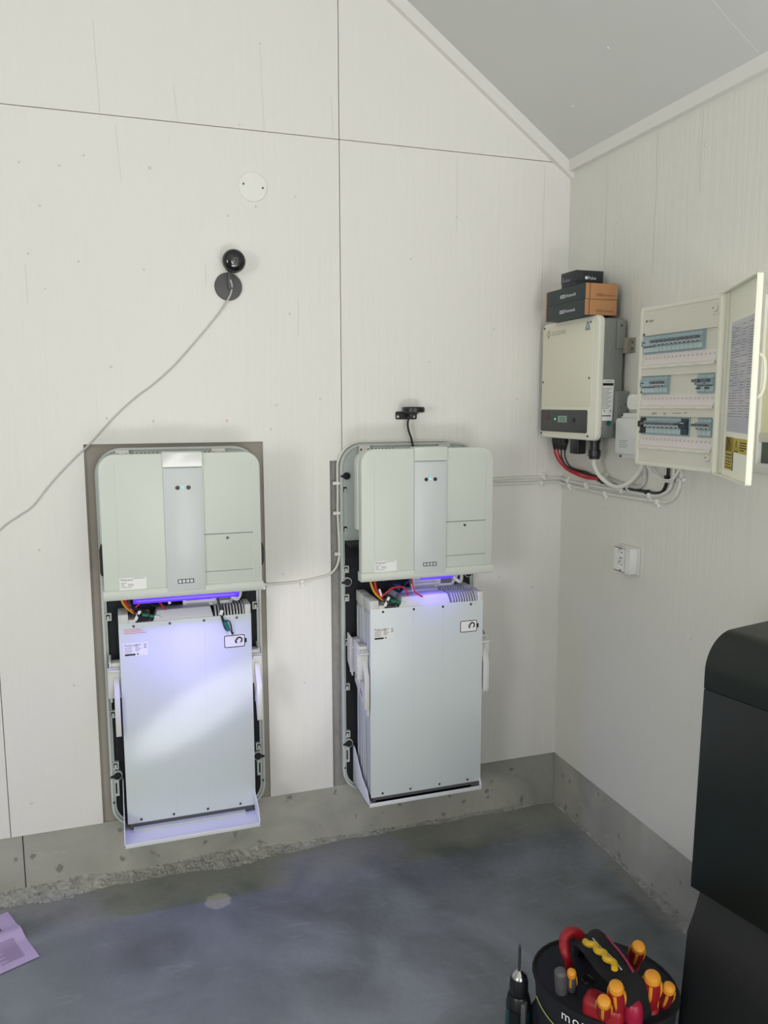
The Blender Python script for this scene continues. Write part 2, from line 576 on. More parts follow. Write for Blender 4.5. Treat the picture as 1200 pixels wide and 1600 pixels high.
# right wall (local x = distance from the corner)
m = MB()
WY0, WY1, WZ0, WZ1 = 0.962, 1.762, 1.43, 1.895
m.box(0.0, WY0, -0.15, 0.0, 0.2116, 2.50, 0)
m.box(WY0, WY1, -0.15, 0.0, 0.2116, WZ0, 0)
m.box(WY0, WY1, -0.15, 0.0, WZ1, 2.50, 0)
m.box(WY1, 6.0, -0.15, 0.0, 0.2116, 2.50, 0)
cracks(m, [[(0.235, 2.42), (0.236, 2.2), (0.234, 1.98)], [(0.50, 2.43), (0.497, 2.36), (0.503, 2.27), (0.499, 2.15), (0.501, 2.0)], [(0.70, 2.43), (0.697, 2.3), (0.702, 2.2)], [(0.52, 1.2), (0.521, 1.0)]])
dimples(m, [(0.715, 2.325, .006), (0.03, 2.33, .004), (0.30, 2.20, .003), (0.76, 0.90, .005), (0.29, 1.24, .004), (0.62, 1.0, .003), (0.35, 0.62, .003), (0.5, 0.5, .003), (0.92, 2.2, .004), (0.86, 1.25, .003)])
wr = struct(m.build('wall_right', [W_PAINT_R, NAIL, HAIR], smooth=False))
place(wr, (0, 0, 0), RW)
m = MB()
m.box(-0.0, 6.0, -0.15, -0.004, 0.0, 0.2116)
m.build('concrete_plinth', BASE, wr, smooth=False)

m = MB(False)
m.box(XL - 0.15, XL, YF, 0.0, 0.0, 2.5)
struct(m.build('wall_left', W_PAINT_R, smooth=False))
w2 = thing('added_left_frame', 'x', 'x')  # made-up window frame around the added fill lamp; the wall stays closed
del w2['label'], w2['category']
struct(w2)
m = MB(False)
for (ya, yb, za, zb_) in ((-5.05, -4.98, .66, 2.34), (-3.42, -3.35, .66, 2.34), (-5.05, -3.35, .66, .72), (-5.05, -3.35, 2.28, 2.34)):
    m.box(XL, XL + .03, ya, yb, za, zb_)
m.build('window_frame', WHITEP, w2)
# front wall with an assumed open garage door
m = MB(False)
m.box(XL, -3.85, YF - 0.15, YF, 0.0, 2.4)
m.box(-0.15, 0.0, YF - 0.15, YF, 0.0, 2.4)
m.prism([(XL, 2.4), (0, 2.4), (0, ZC + .03), (XR, ZR + 0.05), (XL, ZC + .03)], 'xz', YF - 0.15, YF)
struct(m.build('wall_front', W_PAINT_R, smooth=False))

# ceiling: two sloping planes
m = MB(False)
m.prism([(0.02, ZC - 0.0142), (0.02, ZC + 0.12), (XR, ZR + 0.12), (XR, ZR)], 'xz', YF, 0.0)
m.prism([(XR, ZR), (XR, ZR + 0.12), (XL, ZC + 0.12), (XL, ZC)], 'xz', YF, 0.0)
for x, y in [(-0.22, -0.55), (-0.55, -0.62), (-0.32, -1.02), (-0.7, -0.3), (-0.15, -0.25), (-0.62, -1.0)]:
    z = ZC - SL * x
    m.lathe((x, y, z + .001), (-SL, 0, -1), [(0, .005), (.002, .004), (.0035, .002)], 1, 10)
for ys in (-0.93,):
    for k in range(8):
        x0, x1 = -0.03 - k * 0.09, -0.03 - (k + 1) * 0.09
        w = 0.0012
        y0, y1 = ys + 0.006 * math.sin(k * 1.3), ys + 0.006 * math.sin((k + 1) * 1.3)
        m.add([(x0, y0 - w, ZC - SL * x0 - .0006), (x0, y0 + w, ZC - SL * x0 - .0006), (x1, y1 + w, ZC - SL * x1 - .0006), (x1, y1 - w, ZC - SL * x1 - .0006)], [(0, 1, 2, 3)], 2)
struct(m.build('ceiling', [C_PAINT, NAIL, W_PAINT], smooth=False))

# trims: along the rake of the back wall and the eaves of the right wall
m = MB()
t = 0.022
for (xa, xb, sg) in ((0.0, XR, 1), (XL, XR, -1)):
    za = ZC
    m.add([(xa, 0, za - 0.047), (xa, t, za - 0.047), (xa, t, za + 0.01), (xa, 0, za + 0.01),
           (xb, 0, ZR - 0.047), (xb, t, ZR - 0.047), (xb, t, ZR + 0.01), (xb, 0, ZR + 0.01)],
          [(0, 1, 2, 3), (4, 7, 6, 5), (0, 4, 5, 1), (1, 5, 6, 2), (2, 6, 7, 3), (3, 7, 4, 0)])
struct(m.build('trim_1', TRIM, smooth=False))
m = MB()
m.box(t, 6.0, 0.0, t, 2.435, 2.478)
o = struct(m.build('trim_2', TRIM, smooth=False))
place(o, (0, 0, 0), RW)

# crumbled mortar fillet where the back plinth meets the floor
def fillet(name, x0, x1, n, rot, wf, hf, step=9):
    vs, fs = [], []
    rnd = random.Random(3)
    for i in range(n + 1):
        x = x0 + (x1 - x0) * i / n
        w, h = wf(x), hf(x)
        for k in range(step + 1):
            q = k / step
            d = -0.006 + w * q * (0.85 + 0.3 * rnd.random())
            z = h * (1 - q) ** 1.5 + (rnd.random() - 0.35) * 0.011 * (1 - q * 0.6)
            if k == step:
                z = -0.001
            vs.append((x + (rnd.random() - .5) * .003, d, z))
    for i in range(n):
        for k in range(step):
            a = i * (step + 1) + k
            fs.append((a, a + 1, a + step + 2, a + step + 1))
    mb = MB()
    mb.add(vs, fs)
    ob = mb.build(name, MORTAR, None, ang=25)
    place(ob, (0, 0, 0), rot)
    return struct(ob)


def wback(x):
    return 0.012 + 0.045 * max(0, min(1, (-x - 0.85) / 0.5)) * (0.8 + 0.3 * math.sin(x * 9)) + 0.006 * math.sin(x * 23)


def hback(x):
    return 0.006 + 0.024 * max(0, min(1, (-x - 0.8) / 0.4)) * (0.8 + 0.25 * math.sin(x * 13)) + 0.002 * math.sin(x * 31)


fillet('trim_3', -4.0, -0.0, 700, 0, wback, hback)
fillet('trim_4', 0.0, 1.6, 300, RW, lambda x: 0.012 + 0.035 * max(0, min(1, (x - 0.45) / 0.4)), lambda x: 0.006 + 0.006 * max(0, min(1, (x - 0.5) / 0.4)), 7)

# window in the right wall with a cream roller blind pulled nearly down
win = struct(thing('window_1', 'x', 'x', (0, 0, 0), RW))
del win['label'], win['category']
m = MB()
m.ring([(WY0 - .012, WZ0 - .012), (WY1 + .012, WZ0 - .012), (WY1 + .012, WZ1 + .012), (WY0 - .012, WZ1 + .012)],
       [(WY0 + .014, WZ0 + .014), (WY1 - .014, WZ0 + .014), (WY1 - .014, WZ1 - .014), (WY0 + .014, WZ1 - .014)], 'xz', -0.05, 0.004)
m.build('window_frame', WHITEP, win, bevel=0.002)
MB().box(WY0, WY1, -0.018, -0.013, WZ0, WZ1).build('window_pane', GLASS, win, smooth=False)
m = MB()
m.box(WY0 + .002, WY1 - .002, -0.008, -0.005, 1.505, WZ1 - .004)
m.build('roller_blind', BLIND, win, smooth=False)
m = MB()
m.box(WY0 + .002, WY1 - .002, -0.010, -0.001, 1.500, 1.524)
m.build('blind_rail', WHITEP, win, bevel=0.002)


# ------------------------------------------------------------------ home battery units on the back wall
def small_label(parent, x0, z0, x1, z1, d, brand, style, ):
    """white sticker; the machine-readable square is left blank"""
    m = MB()
    m.box(x0, x1, d - .001, d + .0004, z0, z1, 0)
    w, h = x1 - x0, z1 - z0
    m.text(brand, (x0 + w * .04, d + .0007, z1 - h * .24), (1, 0, 0), (0, 0, 1), h * .26, 1)
    dd = d + .0007

    def line(xa, xb, zz, t=.03, mi=2):
        m.add([(x0 + w * xa, dd, z0 + h * (zz - t)), (x0 + w * xb, dd, z0 + h * (zz - t)), (x0 + w * xb, dd, z0 + h * (zz + t)), (x0 + w * xa, dd, z0 + h * (zz + t))], [(0, 1, 2, 3)], mi)
    if style == 0:
        for xa, xb, zz in [(.04, .27, .60), (.04, .17, .48), (.04, .20, .36), (.30, .50, .48), (.30, .53, .37), (.04, .45, .22), (.50, .94, .93)]:
            line(xa, xb, zz, .018)
    else:
        for k in range(4):
            line(.04, .38 - .05 * (k % 2), .66 - k * .12, .018)
        line(.04, .48, .12, .07, 1)
        for k in range(6):
            line(.48, .74 - .06 * (k % 3), .88 - k * .10, .018)
        for k in range(3):
            line(.84, .95, .86 - k * .13, .03)
        line(.54, .62, .14, .06)
    return m.build('label', [LBL, INK, INKG], parent, smooth=False)


def battery_icon(parent, x0, z0, x1, z1, d):
    """battery-shaped sticker with a curled-hand emblem, the code square left blank"""
    m = MB()
    m.prism(rr(x0 - .0015, z0 - .0015, x1 - .003, z1 + .0015, .005), 'xz', d - .001, d + .0003, 0)
    xb = x1 - .005
    m.ring(rr(x0, z0, xb, z1, .005, 4), rr(x0 + .0027, z0 + .0027, xb - .0027, z1 - .0027, .003, 4), 'xz', d, d + .0008, 1)
    zm = (z0 + z1) / 2
    m.prism(rr(xb - .0005, zm - .0075, xb + .0055, zm + .0075, .002, 3), 'xz', d, d + .0008, 1)
    cx, cz, r = xb - .019, zm + .003, .0085
    pts = [(cx + r * math.cos(a), d + .001, cz + r * math.sin(a)) for a in [math.radians(q) for q in range(-60, 200, 20)]]
    m.tube(pts, [.0026] * len(pts), 1, 5, 0)
    pts = [(cx - .0135 + .001 * k, d + .001, cz + .002 - .0030 * k) for k in range(5)]
    m.tube(pts, [.001, .002, .0028, .0032, .0018], 1, 5, 0)
    m.cyl((cx + .003, d + .0006, cz - .0115), (cx + .003, d + .001, cz - .0115), .0013, 2, 8)
    return m.build('battery_sticker', [LBL, INK, INKG], parent, smooth=False)


def screw(m, x, d, z, r=.0042, mi=0):
    m.lathe((x, d - .002, z), (0, 1, 0), [(0, r), (.003, r), (.0042, r * .7), (.0042, r * .3), (.0032, r * .25)], mi, 12)


def screws(parent, lst):
    for x, d, z, r in lst:
        m_ = MB()
        screw(m_, x, d, z, r)
        m_.build('screw', SCREW, parent)


def grip(m, sx, x0, x1, da, k=1.0, zb=0.0, mi=0):
    """hinged carrying handle: plate with a slot, profile in the depth / height plane"""
    out = [(da, .748), (da + .022, .75), (da + .03, .742), (da + .078, .69), (da + .082, .682), (da + .082, .575), (da + .076, .562), (da + .068, .560), (da + .028, .628), (da, .64)]
    inn = [(da + .014, .712), (da + .022, .714), (da + .03, .708), (da + .06, .676), (da + .062, .670), (da + .062, .618), (da + .058, .614), (da + .052, .616), (da + .028, .655), (da + .014, .664)]
    q_ = lambda L_: [(da + (d - da) * k, z + zb * max(0, (.75 - z) / .19)) for d, z in L_]
    m.ring(q_(out), q_(inn), 'dz', x0, x1, mi)


def battery_unit(name, label, x0, modules, led):
    R = thing(name, label, 'battery', (x0, 0, 0))
    # --- back plate
    m = MB()
    outer = rr(-.2565, .196, .2565, 1.466, .082, 8)
    inner = rr(-.2415, .208, .2415, 1.127, (.07, .07, .002, .002), 8)
    m.prism(outer, 'xz', 0.0005, .004, 0)
    m.ring(outer, rr(-.2495, .203, .2495, 1.459, .075, 8), 'xz', .004, .024, 0)
    m.ring(rr(-.2495, .203, .2495, 1.459, .075, 8), inner, 'xz', .004, .016, 0)
    plate = m.build('back_plate', PLATE, R, ang=30)
    m = MB()
    m.prism(rr(-.2425, .207, .2425, 1.128, (.071, .071, .002, .002), 8), 'xz', .0042, .008, 0)
    m.box(-.2415, .2415, .004, .10, 1.118, 1.127, 0)
    m.build('insulation', BLACKF, plate, smooth=False)
    zs_ = ([1.308, 1.169] if modules == 2 else [1.30]) + [1.025, .922, .76, .594, .416]
    for sgn in (-1, 1):
        for z in zs_:
            m = MB()
            cx = sgn * .2385 + (0 if sgn < 0 else -.001)
            if z < 1.12:
                m.ring(rr(cx - .0105, z - .0125, cx + .0105, z + .0125, .001, 1), rr(cx - .0065, z - .0085, cx + .0065, z + .0085, .001, 1), 'xz', .006, .0205, 0)
            m.box(cx - .0065, cx + .0065, .010, .0165, z - .0085, z + .0085, 1)
            m.box(cx - .004, cx + .004, .012, .0215, z - .0085, z + .003, 0)
            m.build('hook_clip', [PLATE, DARK], plate, smooth=False)
        for z in ((1.355, .979, .380) if modules == 2 else (1.12 if sgn < 0 else 1.12, .380)):
            cx = sgn * .2335
            m = MB()
            if z < 1.1:
                m.lathe((cx, .004, z), (0, 1, 0), [(0, .0165), (.0145, .0165), (.016, .0155)], 0, 20)
            m.lathe((cx, .006, z), (0, 1, 0), [(0, .0125), (.017, .0125), (.0195, .0105)], 1, 18)
            m.box(min(cx, cx + sgn * .022), max(cx, cx + sgn * .022), .012, .0262, z - .004, z + .004, 1)
            m.build('grommet', [PLATE, RUBB], plate)
        m = MB()
        m.box(sgn * .239 - .009, sgn * .239 + .009, .006, .017, .308, .364, 0)
        m.box(sgn * .239 - .0025, sgn * .239 + .0025, .012, .018, .318, .354, 1)
        m.build('slotted_lug', [PLATE, DARK], plate, smooth=False)
        screws(plate, [(sgn * .249, .024, .29, .0035), (sgn * .2, .010, .26, .003)])
    for (xa, xb) in ((-.192, -.152), (.105, .148)):
        m = MB()
        m.box(xa, xb, .026, .034, 1.420, 1.4590, 0)
        for q in (xa + .007, xb - .007):
            screw(m, q, .034, 1.4465, .0035, 1)
        m.build('hinge', [STEEL, SCREW], plate, smooth=False)
    # --- inverter core and its cover
    m = MB()
    m.box(-.185, .185, .02, .177, 1.03, 1.438, 0)
    for k in range(22):
        x = -.14 + k * .0125
        if -.06 < x < .055 or x > .125:
            continue
        m.box(x - .0022, x + .0022, .04, .1775, 1.4372, 1.4384, 1)
        m.lathe((x, .0226, 1.4475), (0, 1, 0), [(0, .003), (.0006, .003)], 1, 8)
    m.box(-.145, .135, .008, .0225, 1.438, 1.4525, 0)
    m.build('inverter_core', [PLATE, DARK], R, smooth=False)
    cov = MB()
    cx0, cx1 = -.2405, .2295
    cov.prism(rr(cx0, 1.05, cx1, 1.457, (.003, .003, .045, .045), 8), 'xz', .186, .22, 0)
    c = cov.build('inverter_cover', [SHELL], R, bevel=.0035, seg=2, ang=40)
    m = MB()
    m.prism(rr(cx0 - .004, 1.19, cx1 + .004, 1.452, (.003, .003, .045, .045), 8), 'xz', .150, .1865, 0)
    m.build('inner_shell', [SHELL], c, bevel=.002, ang=40)
    m = MB()
    m.prism([(.185, 1.052), (.2235, 1.052), (.2265, 1.047), (.2265, 1.028), (.222, 1.022), (.185, 1.022)], 'dz', cx0 - .003, cx1 + .003, 0)
    m.build('bottom_lip', [SHELL], c, bevel=.001)
    m = MB()
    m.box(cx0 + .002, cx1 - .002, .2205, .2215, 1.0505, 1.0525, 0)
    for x in (-.196, .2025):
        m.box(x - .0007, x + .0007, .2195, .2204, 1.056, 1.43, 0)
    m.box(.0525, .204, .2195, .2206, 1.2065, 1.2090, 1)
    m.box(.0525, .204, .2195, .2206, 1.0905, 1.0922, 1)
    screw(m, .1255, .2205, 1.194, .0045, 2)
    m.build('hatch', [PLATE, GAP, SCREW], c, smooth=False)
    m = MB()
    m.box(-.0595, .0540, .219, .2285, 1.038, 1.4135, 0)
    m.box(-.054, .0485, .2284, .2296, 1.044, 1.408, 0)
    st = m.build('centre_strip', [SHELL2], c, bevel=.0012)
    m = MB()
    m.prism([(.180, 1.417), (.2305, 1.417), (.2305, 1.460), (.2290, 1.4615), (.180, 1.4615)], 'dz', -.0605, .0550, 0)
    m.build('top_cap', [SHELLM if modules == 1 else SHELL], c, bevel=.0008, ang=20)
    for x in (-.0195, .0125):
        m = MB()
        m.lathe((x, .2285, 1.355), (0, 1, 0), [(0, .0062), (.003, .0062), (.0038, .005), (.0034, .003)], 0, 18)
        m.build('button', BLACKP, st)
    m = MB()
    m.lathe((-.0045, .2285, 1.356), (0, 1, 0), [(0, .0030), (.002, .0030), (.0026, .002)], 0, 14)
    m.build('indicator_light', CYAN, st)
    m = MB()
    m.box(-.0285, .0195, .2293, .2299, 1.0625, 1.0755, 0)
    for k in range(4):
        x = -.0262 + k * .0114
        m.box(x, x + .0088, .2298, .2303, 1.0645, 1.0735, 1)
    m.build('four_bar_emblem', [INK, SHELL2], st, smooth=False)
    small_label(c, -.196, 1.047 + .004, -.120, 1.0885, .2202, 'Polarium', 0)
    if modules == 1:
        for sgn, xx in ((-1, cx0), (1, cx1)):
            a_, b_ = (xx - .010, xx - .001) if sgn < 0 else (xx + .001, xx + .014)
            MB().prism([(a_, 1.10), (a_ + .004, 1.09), (b_, 1.09), (b_, 1.18), (a_ + .004, 1.18), (a_, 1.17)] if sgn < 0 else
                       [(a_, 1.09), (b_ - .003, 1.095), (b_, 1.11), (b_, 1.15), (b_ - .004, 1.165), (a_, 1.175)], 'xz', .145, .178).build('side_latch', RUBB, c)
    m = MB()
    if modules == 1:
        m.box(-.160, .158, .2045, .2085, 1.0035, 1.0215)
    else:
        m.box(-.03, .085, .205, .2245, 1.0145, 1.0222)
    m.build('light_strip', led, c, bevel=.0015)
    lw = .30 if modules == 1 else .11
    al = area_light('strip_lamp', (-.0025 if modules == 1 else .0275, -.2135, 1.0135), (0, 0, 0), lw, .008, 2.1 if modules == 1 else .16, (.20, .13, 1.0))
    al.parent = R
    # --- data plate behind the gap and the cables
    m = MB()
    m.prism(rr(-.005, .945, .155, 1.012, .01, 4), 'xz', .03, .06, 0)
    for k in range(4):
        m.box(.005, .10 - .01 * k, .0600, .0606, .955 + k * .011, .9565 + k * .011, 1)
    m.box(.105, .148, .0600, .0606, .958, .985, 1)
    m.build('data_plate', [WHITEP, INKG], R)
    wires(R, modules)
    # --- battery modules
    for k in range(modules):
        d0, d1 = .035 + k * .085, .118 + k * .085
        front = (k == modules - 1)
        m = MB()
        m.box(-.205, .205, d0 + .002, d1 - .003, .258, .915, 1)
        for sgn in (-1, 1):
            for q in (0.008, .042, .066):
                xa = sgn * .2045
                m.box(min(xa, xa + sgn * .003), max(xa, xa + sgn * .003), d0 + q, d0 + q + .010, .262, .90, 1)
        m.box(-.207, .207, d1 - .004, d1, .254, .922, 0)
        m.box(.2, .207, d0, d1 - .004, .254, .922, 0)
        b = m.build('battery_module', [ALU, ALU_S], R, bevel=.0012)
        m = MB()
        hh = .037
        m.add([(-.105, d1 - .001, .916), (.087, d1 - .001, .916), (.087, d0 + .01, .916), (-.105, d0 + .01, .916),
               (-.088, d1 - .016, .916 + hh), (.078, d1 - .016, .916 + hh), (.078, d0 + .012, .916 + hh), (-.088, d0 + .012, .916 + hh)],
              [(0, 1, 2, 3), (4, 7, 6, 5), (0, 4, 5, 1), (1, 5, 6, 2), (2, 6, 7, 3), (3, 7, 4, 0)], 0)
        m.build('terminal_housing', PLAST, b, bevel=.002)
        m = MB()
        for j in range(10):
            x = .092 + j * .0098
            m.prism([(d1 - .001, .914), (d1 - .004, .934), (d1 - .022, .951), (d0 + .012, .951), (d0 + .012, .914)], 'dz', x, x + .0035, 0)
        m.build('cooling_fins', PLAST, b, smooth=False)
        m = MB()
        m.box(.187, .206, d0 + .004, d1 - .001, .905, .953, 0)
        m.build('corner_post', PLAST, b, bevel=.0015)
        m = MB()
        m.prism([(d1 - .001, .915), (d1 - .001, .95), (d1 - .03, .953), (d0 + .002, .953), (d0 + .002, .915)], 'dz', -.207, -.177, 0)
        m.prism([(d1 - .001, .915), (d1 - .001, .932), (d0 + .002, .932), (d0 + .002, .915)], 'dz', -.177, -.155, 0)
        m.build('corner_post', PLAST, b, bevel=.0015)
        # lifting handles on both flanks
        for sgn in (-1, 1):
            xa, xb = (-.247, -.207) if sgn < 0 else (.207, .243)
            m = MB()
            m.prism([(d0, .802), (d1 - .032, .792), (d1 - .026, .77), (d1 - .026, .66), (d0, .70)], 'dz', *((xa + .006, xa + .012) if sgn < 0 else (xb - .010, xb - .006)), 0)
            m.box(min(-.207 * -sgn, -.207 * -sgn + sgn * .03), max(.207 * sgn, .207 * sgn + sgn * .03), d0 + .012, d1 - .034, .715, .787, 0)
            m.box(xa, xb, d1 - .030, d1 - .022, .675, .775, 0)
            m.box(xa + .002, xb - .002, d1 - .034, d1 - .006, .765, .772, 0)
            m.build('handle_bracket', PLAST, b, bevel=.0015)
            if front:
                m = MB()
                if sgn < 0:
                    grip(m, sgn, -.2285, -.2125, d1 - .040, .75 if modules == 1 else .55, .0 if modules == 1 else .015)
                else:
                    grip(m, sgn, .2125 + (.004 if modules == 1 else 0), .2335, d1 - .040, .85 if modules == 1 else .50, .0 if modules == 1 else .025)
                for q in (.722, .729):
                    m.box(sgn * .2205 - .004, sgn * .2205 + .004, d1 - .022, d1 - .0205, q, q + .003, 1)
                m.build('carry_handle', [PLAST, DARK], b, bevel=.0022)
        if front:
            for x, z in [(-.162, .905), (-.052, .905), (.055, .905), (.160, .905), (-.165, .262), (-.0625, .262), (.0475, .262), (.1555, .262)]:
                screws(b, [(x, d1, z + (.006 if z > .5 else .004), .0042)])
            small_label(b, -.195, .815, -.122, .857, d1 + .0002, 'Polarium', 1)
            battery_icon(b, .117 + (.003 if modules == 2 else 0), .812, .190, .854, d1 + .0002)
            m = MB()
            for x in (-.052, .055):
                m.box(x - .0005, x + .0005, d1 - .001, d1 + .0003, .266, .902, 0)
            m.build('press_line', mat('press_line', (206, 212, 212), .4), b, smooth=False)
            if modules == 1:
                m = MB()
                for q in range(3):
                    m.box(-.192, -.125 - .008 * q, d1, d1 + .0004, .888 + q * .006, .890 + q * .006, 0)
                m.build('red_notice', INKR, b, smooth=False)
    if modules == 2:
        # sloping side strap that carries the outer module
        m = MB()
        m.prism([(.045, .665), (.045, .625), (.19, .545), (.195, .548), (.195, .64), (.115, .68), (.06, .74)], 'dz', -.2165, -.2095, 0)
        for d, z in ((.06, .65), (.115, .612), (.128, .605), (.178, .576)):
            m.box(-.2170, -.2160, d, d + .005, z - .01, z + .01, 1)
        m.build('side_strap', [PLAST, GREYP], R, smooth=False)
    # --- tray
    m = MB()
    m.box(-.2185, .206, .02, .214, .229, .234, 0)
    m.box(-.2185, .206, .210, .216, .227, .240, 0)
    for sgn, xx in ((-1, -.2185), (1, .203)):
        m.prism([(.02, .229), (.216, .229), (.216, .245), (.196, .278), (.13, .300), (.04, .372), (.02, .372)], 'dz', xx, xx + .003, 0)
    tr = m.build('tray', TRAY, R, bevel=.001)
    m = MB()
    m.box(-.19, .17, .12 if modules == 1 else .19, .138 if modules == 1 else .203, .234, .244, 0)
    m.box(-.2, .2, .04, .118 + .085 * (modules - 1), .234, .254, 1)
    m.build('support_ledge', [PLATE, GREYP], tr, smooth=False)
    return R


def wires(R, modules):
    dB = .118 + .085 * (modules - 1)     # depth of the battery front

    def w(name, pts, r, mt):
        MB().tube(pts, r, 0, 8, 6).build(name, mt, R)

    o = dB - .118
    w('red_cable', [(-.185, .10 + o, 1.02), (-.18, .10 + o, .985), (-.16, .10 + o, .955), (-.14, .095 + o, .935)], .0045, REDW)
    w('yellow_cable', [(-.20, .09 + o, 1.02), (-.185, .10 + o, .975), (-.15, .10 + o, .945), (-.12, .10 + o, .955), (-.11, .09 + o, .93)], .004, YELW)
    w('black_cable', [(-.17, .10, 1.02), (-.165, .12 + o * .7, .975), (-.13, .11 + o, .958), (-.11, .11 + o, .94), (-.10, .10 + o, .925)], .006, BLACKP)
    w('black_cable', [(-.14, .09, 1.02), (-.12, .10 + o * .8, .99), (-.09, .10 + o * .8, .968), (-.06, .09 + o * .5, .99)], .0055, BLACKP)
    w('blue_cable', [(-.16, .07, 1.01), (-.10, .09 + o * .5, .985), (-.05, .08 + o * .5, .985), (-.02, .07, 1.0)], .0045, BLUW)
    w('red_cable', [(-.165, .12 + o * .9, .96), (-.13, .12 + o, .99), (-.09, .12 + o, .99), (-.062, .11 + o * .8, .955)], .003, REDW)
    w('black_cable', [(-.155, .11 + o, .955), (-.14, .115 + o, .94), (-.12, .115 + o, .935), (-.115, .11 + o, .95)], .007, BLACKP)
    # green plug with a white tip lying by the terminal
    m = MB()
    a, b = Vector((-.135, .112 + o, .945)), Vector((-.088, .112 + o, .934))
    dr = (b - a).normalized()
    m.cyl(a, a + dr * .02, .0085, 0, 12)
    m.cyl(a + dr * .02, a + dr * .038, .0065, 0, 12)
    m.cyl(a + dr * .038, a + dr * .055, .0048, 1, 10)
    m.build('green_plug', [GRNC, WHITEP], R)
    # white cable tags
    MB().obox((-.148, .118 + o, .945), (.45, 0, .9), (0, 1, 0), (-.9, 0, .45), .017, .0008, .0045).build('cable_tag', [LBL], R, smooth=False)
    MB().obox((-.168, .11 + o, .975), (-.3, 0, .95), (0, 1, 0), (.95, 0, .3), .014, .0008, .003).build('cable_tag', [LBL], R, smooth=False)
    MB().obox((-.052, .11 + o, .985), (-.25, 0, .97), (0, 1, 0), (.97, 0, .25), .013, .0008, .0042).build('cable_tag', [LBL], R, smooth=False)
    # ribbed white hose at the right
    w('white_hose', [(.135, .06, 1.02), (.145, .09, .985), (.165, .095, .968), (.178, .08, .985), (.183, .05, 1.02)], .0065, WHITEP)
    w('white_hose', [(.165, .06, 1.02), (.16, .075, .985), (.15, .06, .955)], .006, WHITEP)
    if modules == 1:
        w('black_cable', [(.085, .10, 1.02), (.098, .112, .985), (.108, .121, .948), (.113, .124, .915), (.123, .126, .88), (.137, .125, .868), (.146, .125, .86)], .004, BLACKP)
        w('black_cable', [(.107, .09, 1.02), (.118, .10, .995), (.13, .10, .985), (.142, .09, 1.0)], .005, BLACKP)
        m = MB()
        a, b = Vector((.120, .127, .905)), Vector((.136, .128, .862))
        dr = (b - a).normalized()
        m.cyl(a, a + dr * .035, .0075, 0, 12, r1=.006)
        m.cyl(a + dr * .035, a + dr * .05, .004, 1, 10)
        m.tube([a + Vector((.0, .004, .004)), (.136, .131, .902), (.142, .130, .87)], .0022, 2, 6)
        m.build('green_plug', [GRNC, WHITEP, BLACKP], R)
        m = MB()
        m.obox((.110, .126, .935), (.3, 0, .95), (0, 1, 0), (.95, 0, -.3), .008, .003, .005)
        m.build('cable_tag', [LBL], R, smooth=False)
    else:
        w('red_cable', [(-.055, .10 + o, 1.02), (-.05, .12 + o, .975), (-.03, .122 + o, .958), (-.02, .116 + o, .952)], .003, REDW)


battery_unit('battery_unit', 'light grey wall battery unit on the left with glowing purple strip and empty tray lip', -1.4275, 1, LEDP)
battery_unit('battery_unit', 'light grey wall battery unit on the right, two modules deep, below the black puck', -.630, 2, LEDW)


# ------------------------------------------------------------------ small things on the back wall
# webcam on its round foot
W = thing('webcam', 'black ball shaped security webcam on a grey round wall foot', 'camera', (-1.245, 0, 1.98))
m = MB()
m.lathe((-.005, 0, -.001), (0, 1, 0), [(0, .044), (.006, .044), (.009, .042), (.011, .03), (.0115, .001)], 0, 32)
m.build('foot', GREYP, W)
m = MB()
m.prism(rr(-.008, -.012, .006, .045, .003, 3), 'xz', .011, .022)
m.tube([(-.001, .016, .03), (-.001, .026, .05), (-.001, .034, .06)], .007, 0, 10)
m.build('stem', GREYP, W, bevel=.001)
HC = Vector((.008, .045, .072))
ax = Vector((.05, .97, -.05)).normalized()
m = MB()
prof = [(-.036, .001)] + [(-.036 * math.cos(a), .036 * math.sin(a)) for a in [i * PI / 16 for i in range(1, 12)]] + [(.017, .035)]
prof = [(-.036 + .0001, .001)] + [(.036 * -math.cos(PI * i / 16), .036 * math.sin(PI * i / 16)) for i in range(1, 11)]
m.lathe(HC, ax, prof + [(.016, .0345)], 0, 32)
m.build('housing', WHITEP, W)
m = MB()
m.lathe(HC, ax, [(.0, .0368), (.010, .0372), (.018, .0345), (.024, .030), (.028, .022), (.030, .012), (.0305, .0005)], 0, 32)
fc = m.build('front_glass', GLOSS, W)
m = MB()
m.lathe(HC + ax * .0285, ax, [(0, .009), (.0018, .009), (.0018, .007)], 0, 20)
m.lathe(HC + ax * .0285, ax, [(0, .0045), (.0025, .004), (.003, .001)], 1, 16)
m.build('lens', [GREYP, GLOSS], W)
m = MB()
m.text('tp-link', HC + Vector((-.010, .0285, -.019)), (1, 0, 0), (0, 0.35, 1), .0065)
m.build('wordmark', LBLG, W, smooth=False)

m = MB()
m.tube([(-1.246, .024, 1.998), (-1.241, .021, 1.985), (-1.242, .018, 1.965), (-1.252, .012, 1.94), (-1.29, .004, 1.885), (-1.371, .0035, 1.79), (-1.43, .0035, 1.725), (-1.494, .0035, 1.667), (-1.55, .0035, 1.625), (-1.615, .0035, 1.566),
        (-1.695, .0035, 1.480), (-1.75, .0035, 1.427), (-1.814, .0035, 1.359), (-1.87, .0035, 1.29), (-1.91, .0035, 1.262), (-1.967, .0035, 1.22), (-2.06, .0035, 1.11)], .0026, 0, 8)
tag(m.build('webcam_cable', CABG), 'thin grey cable running diagonally from the webcam down to the left', 'cable')

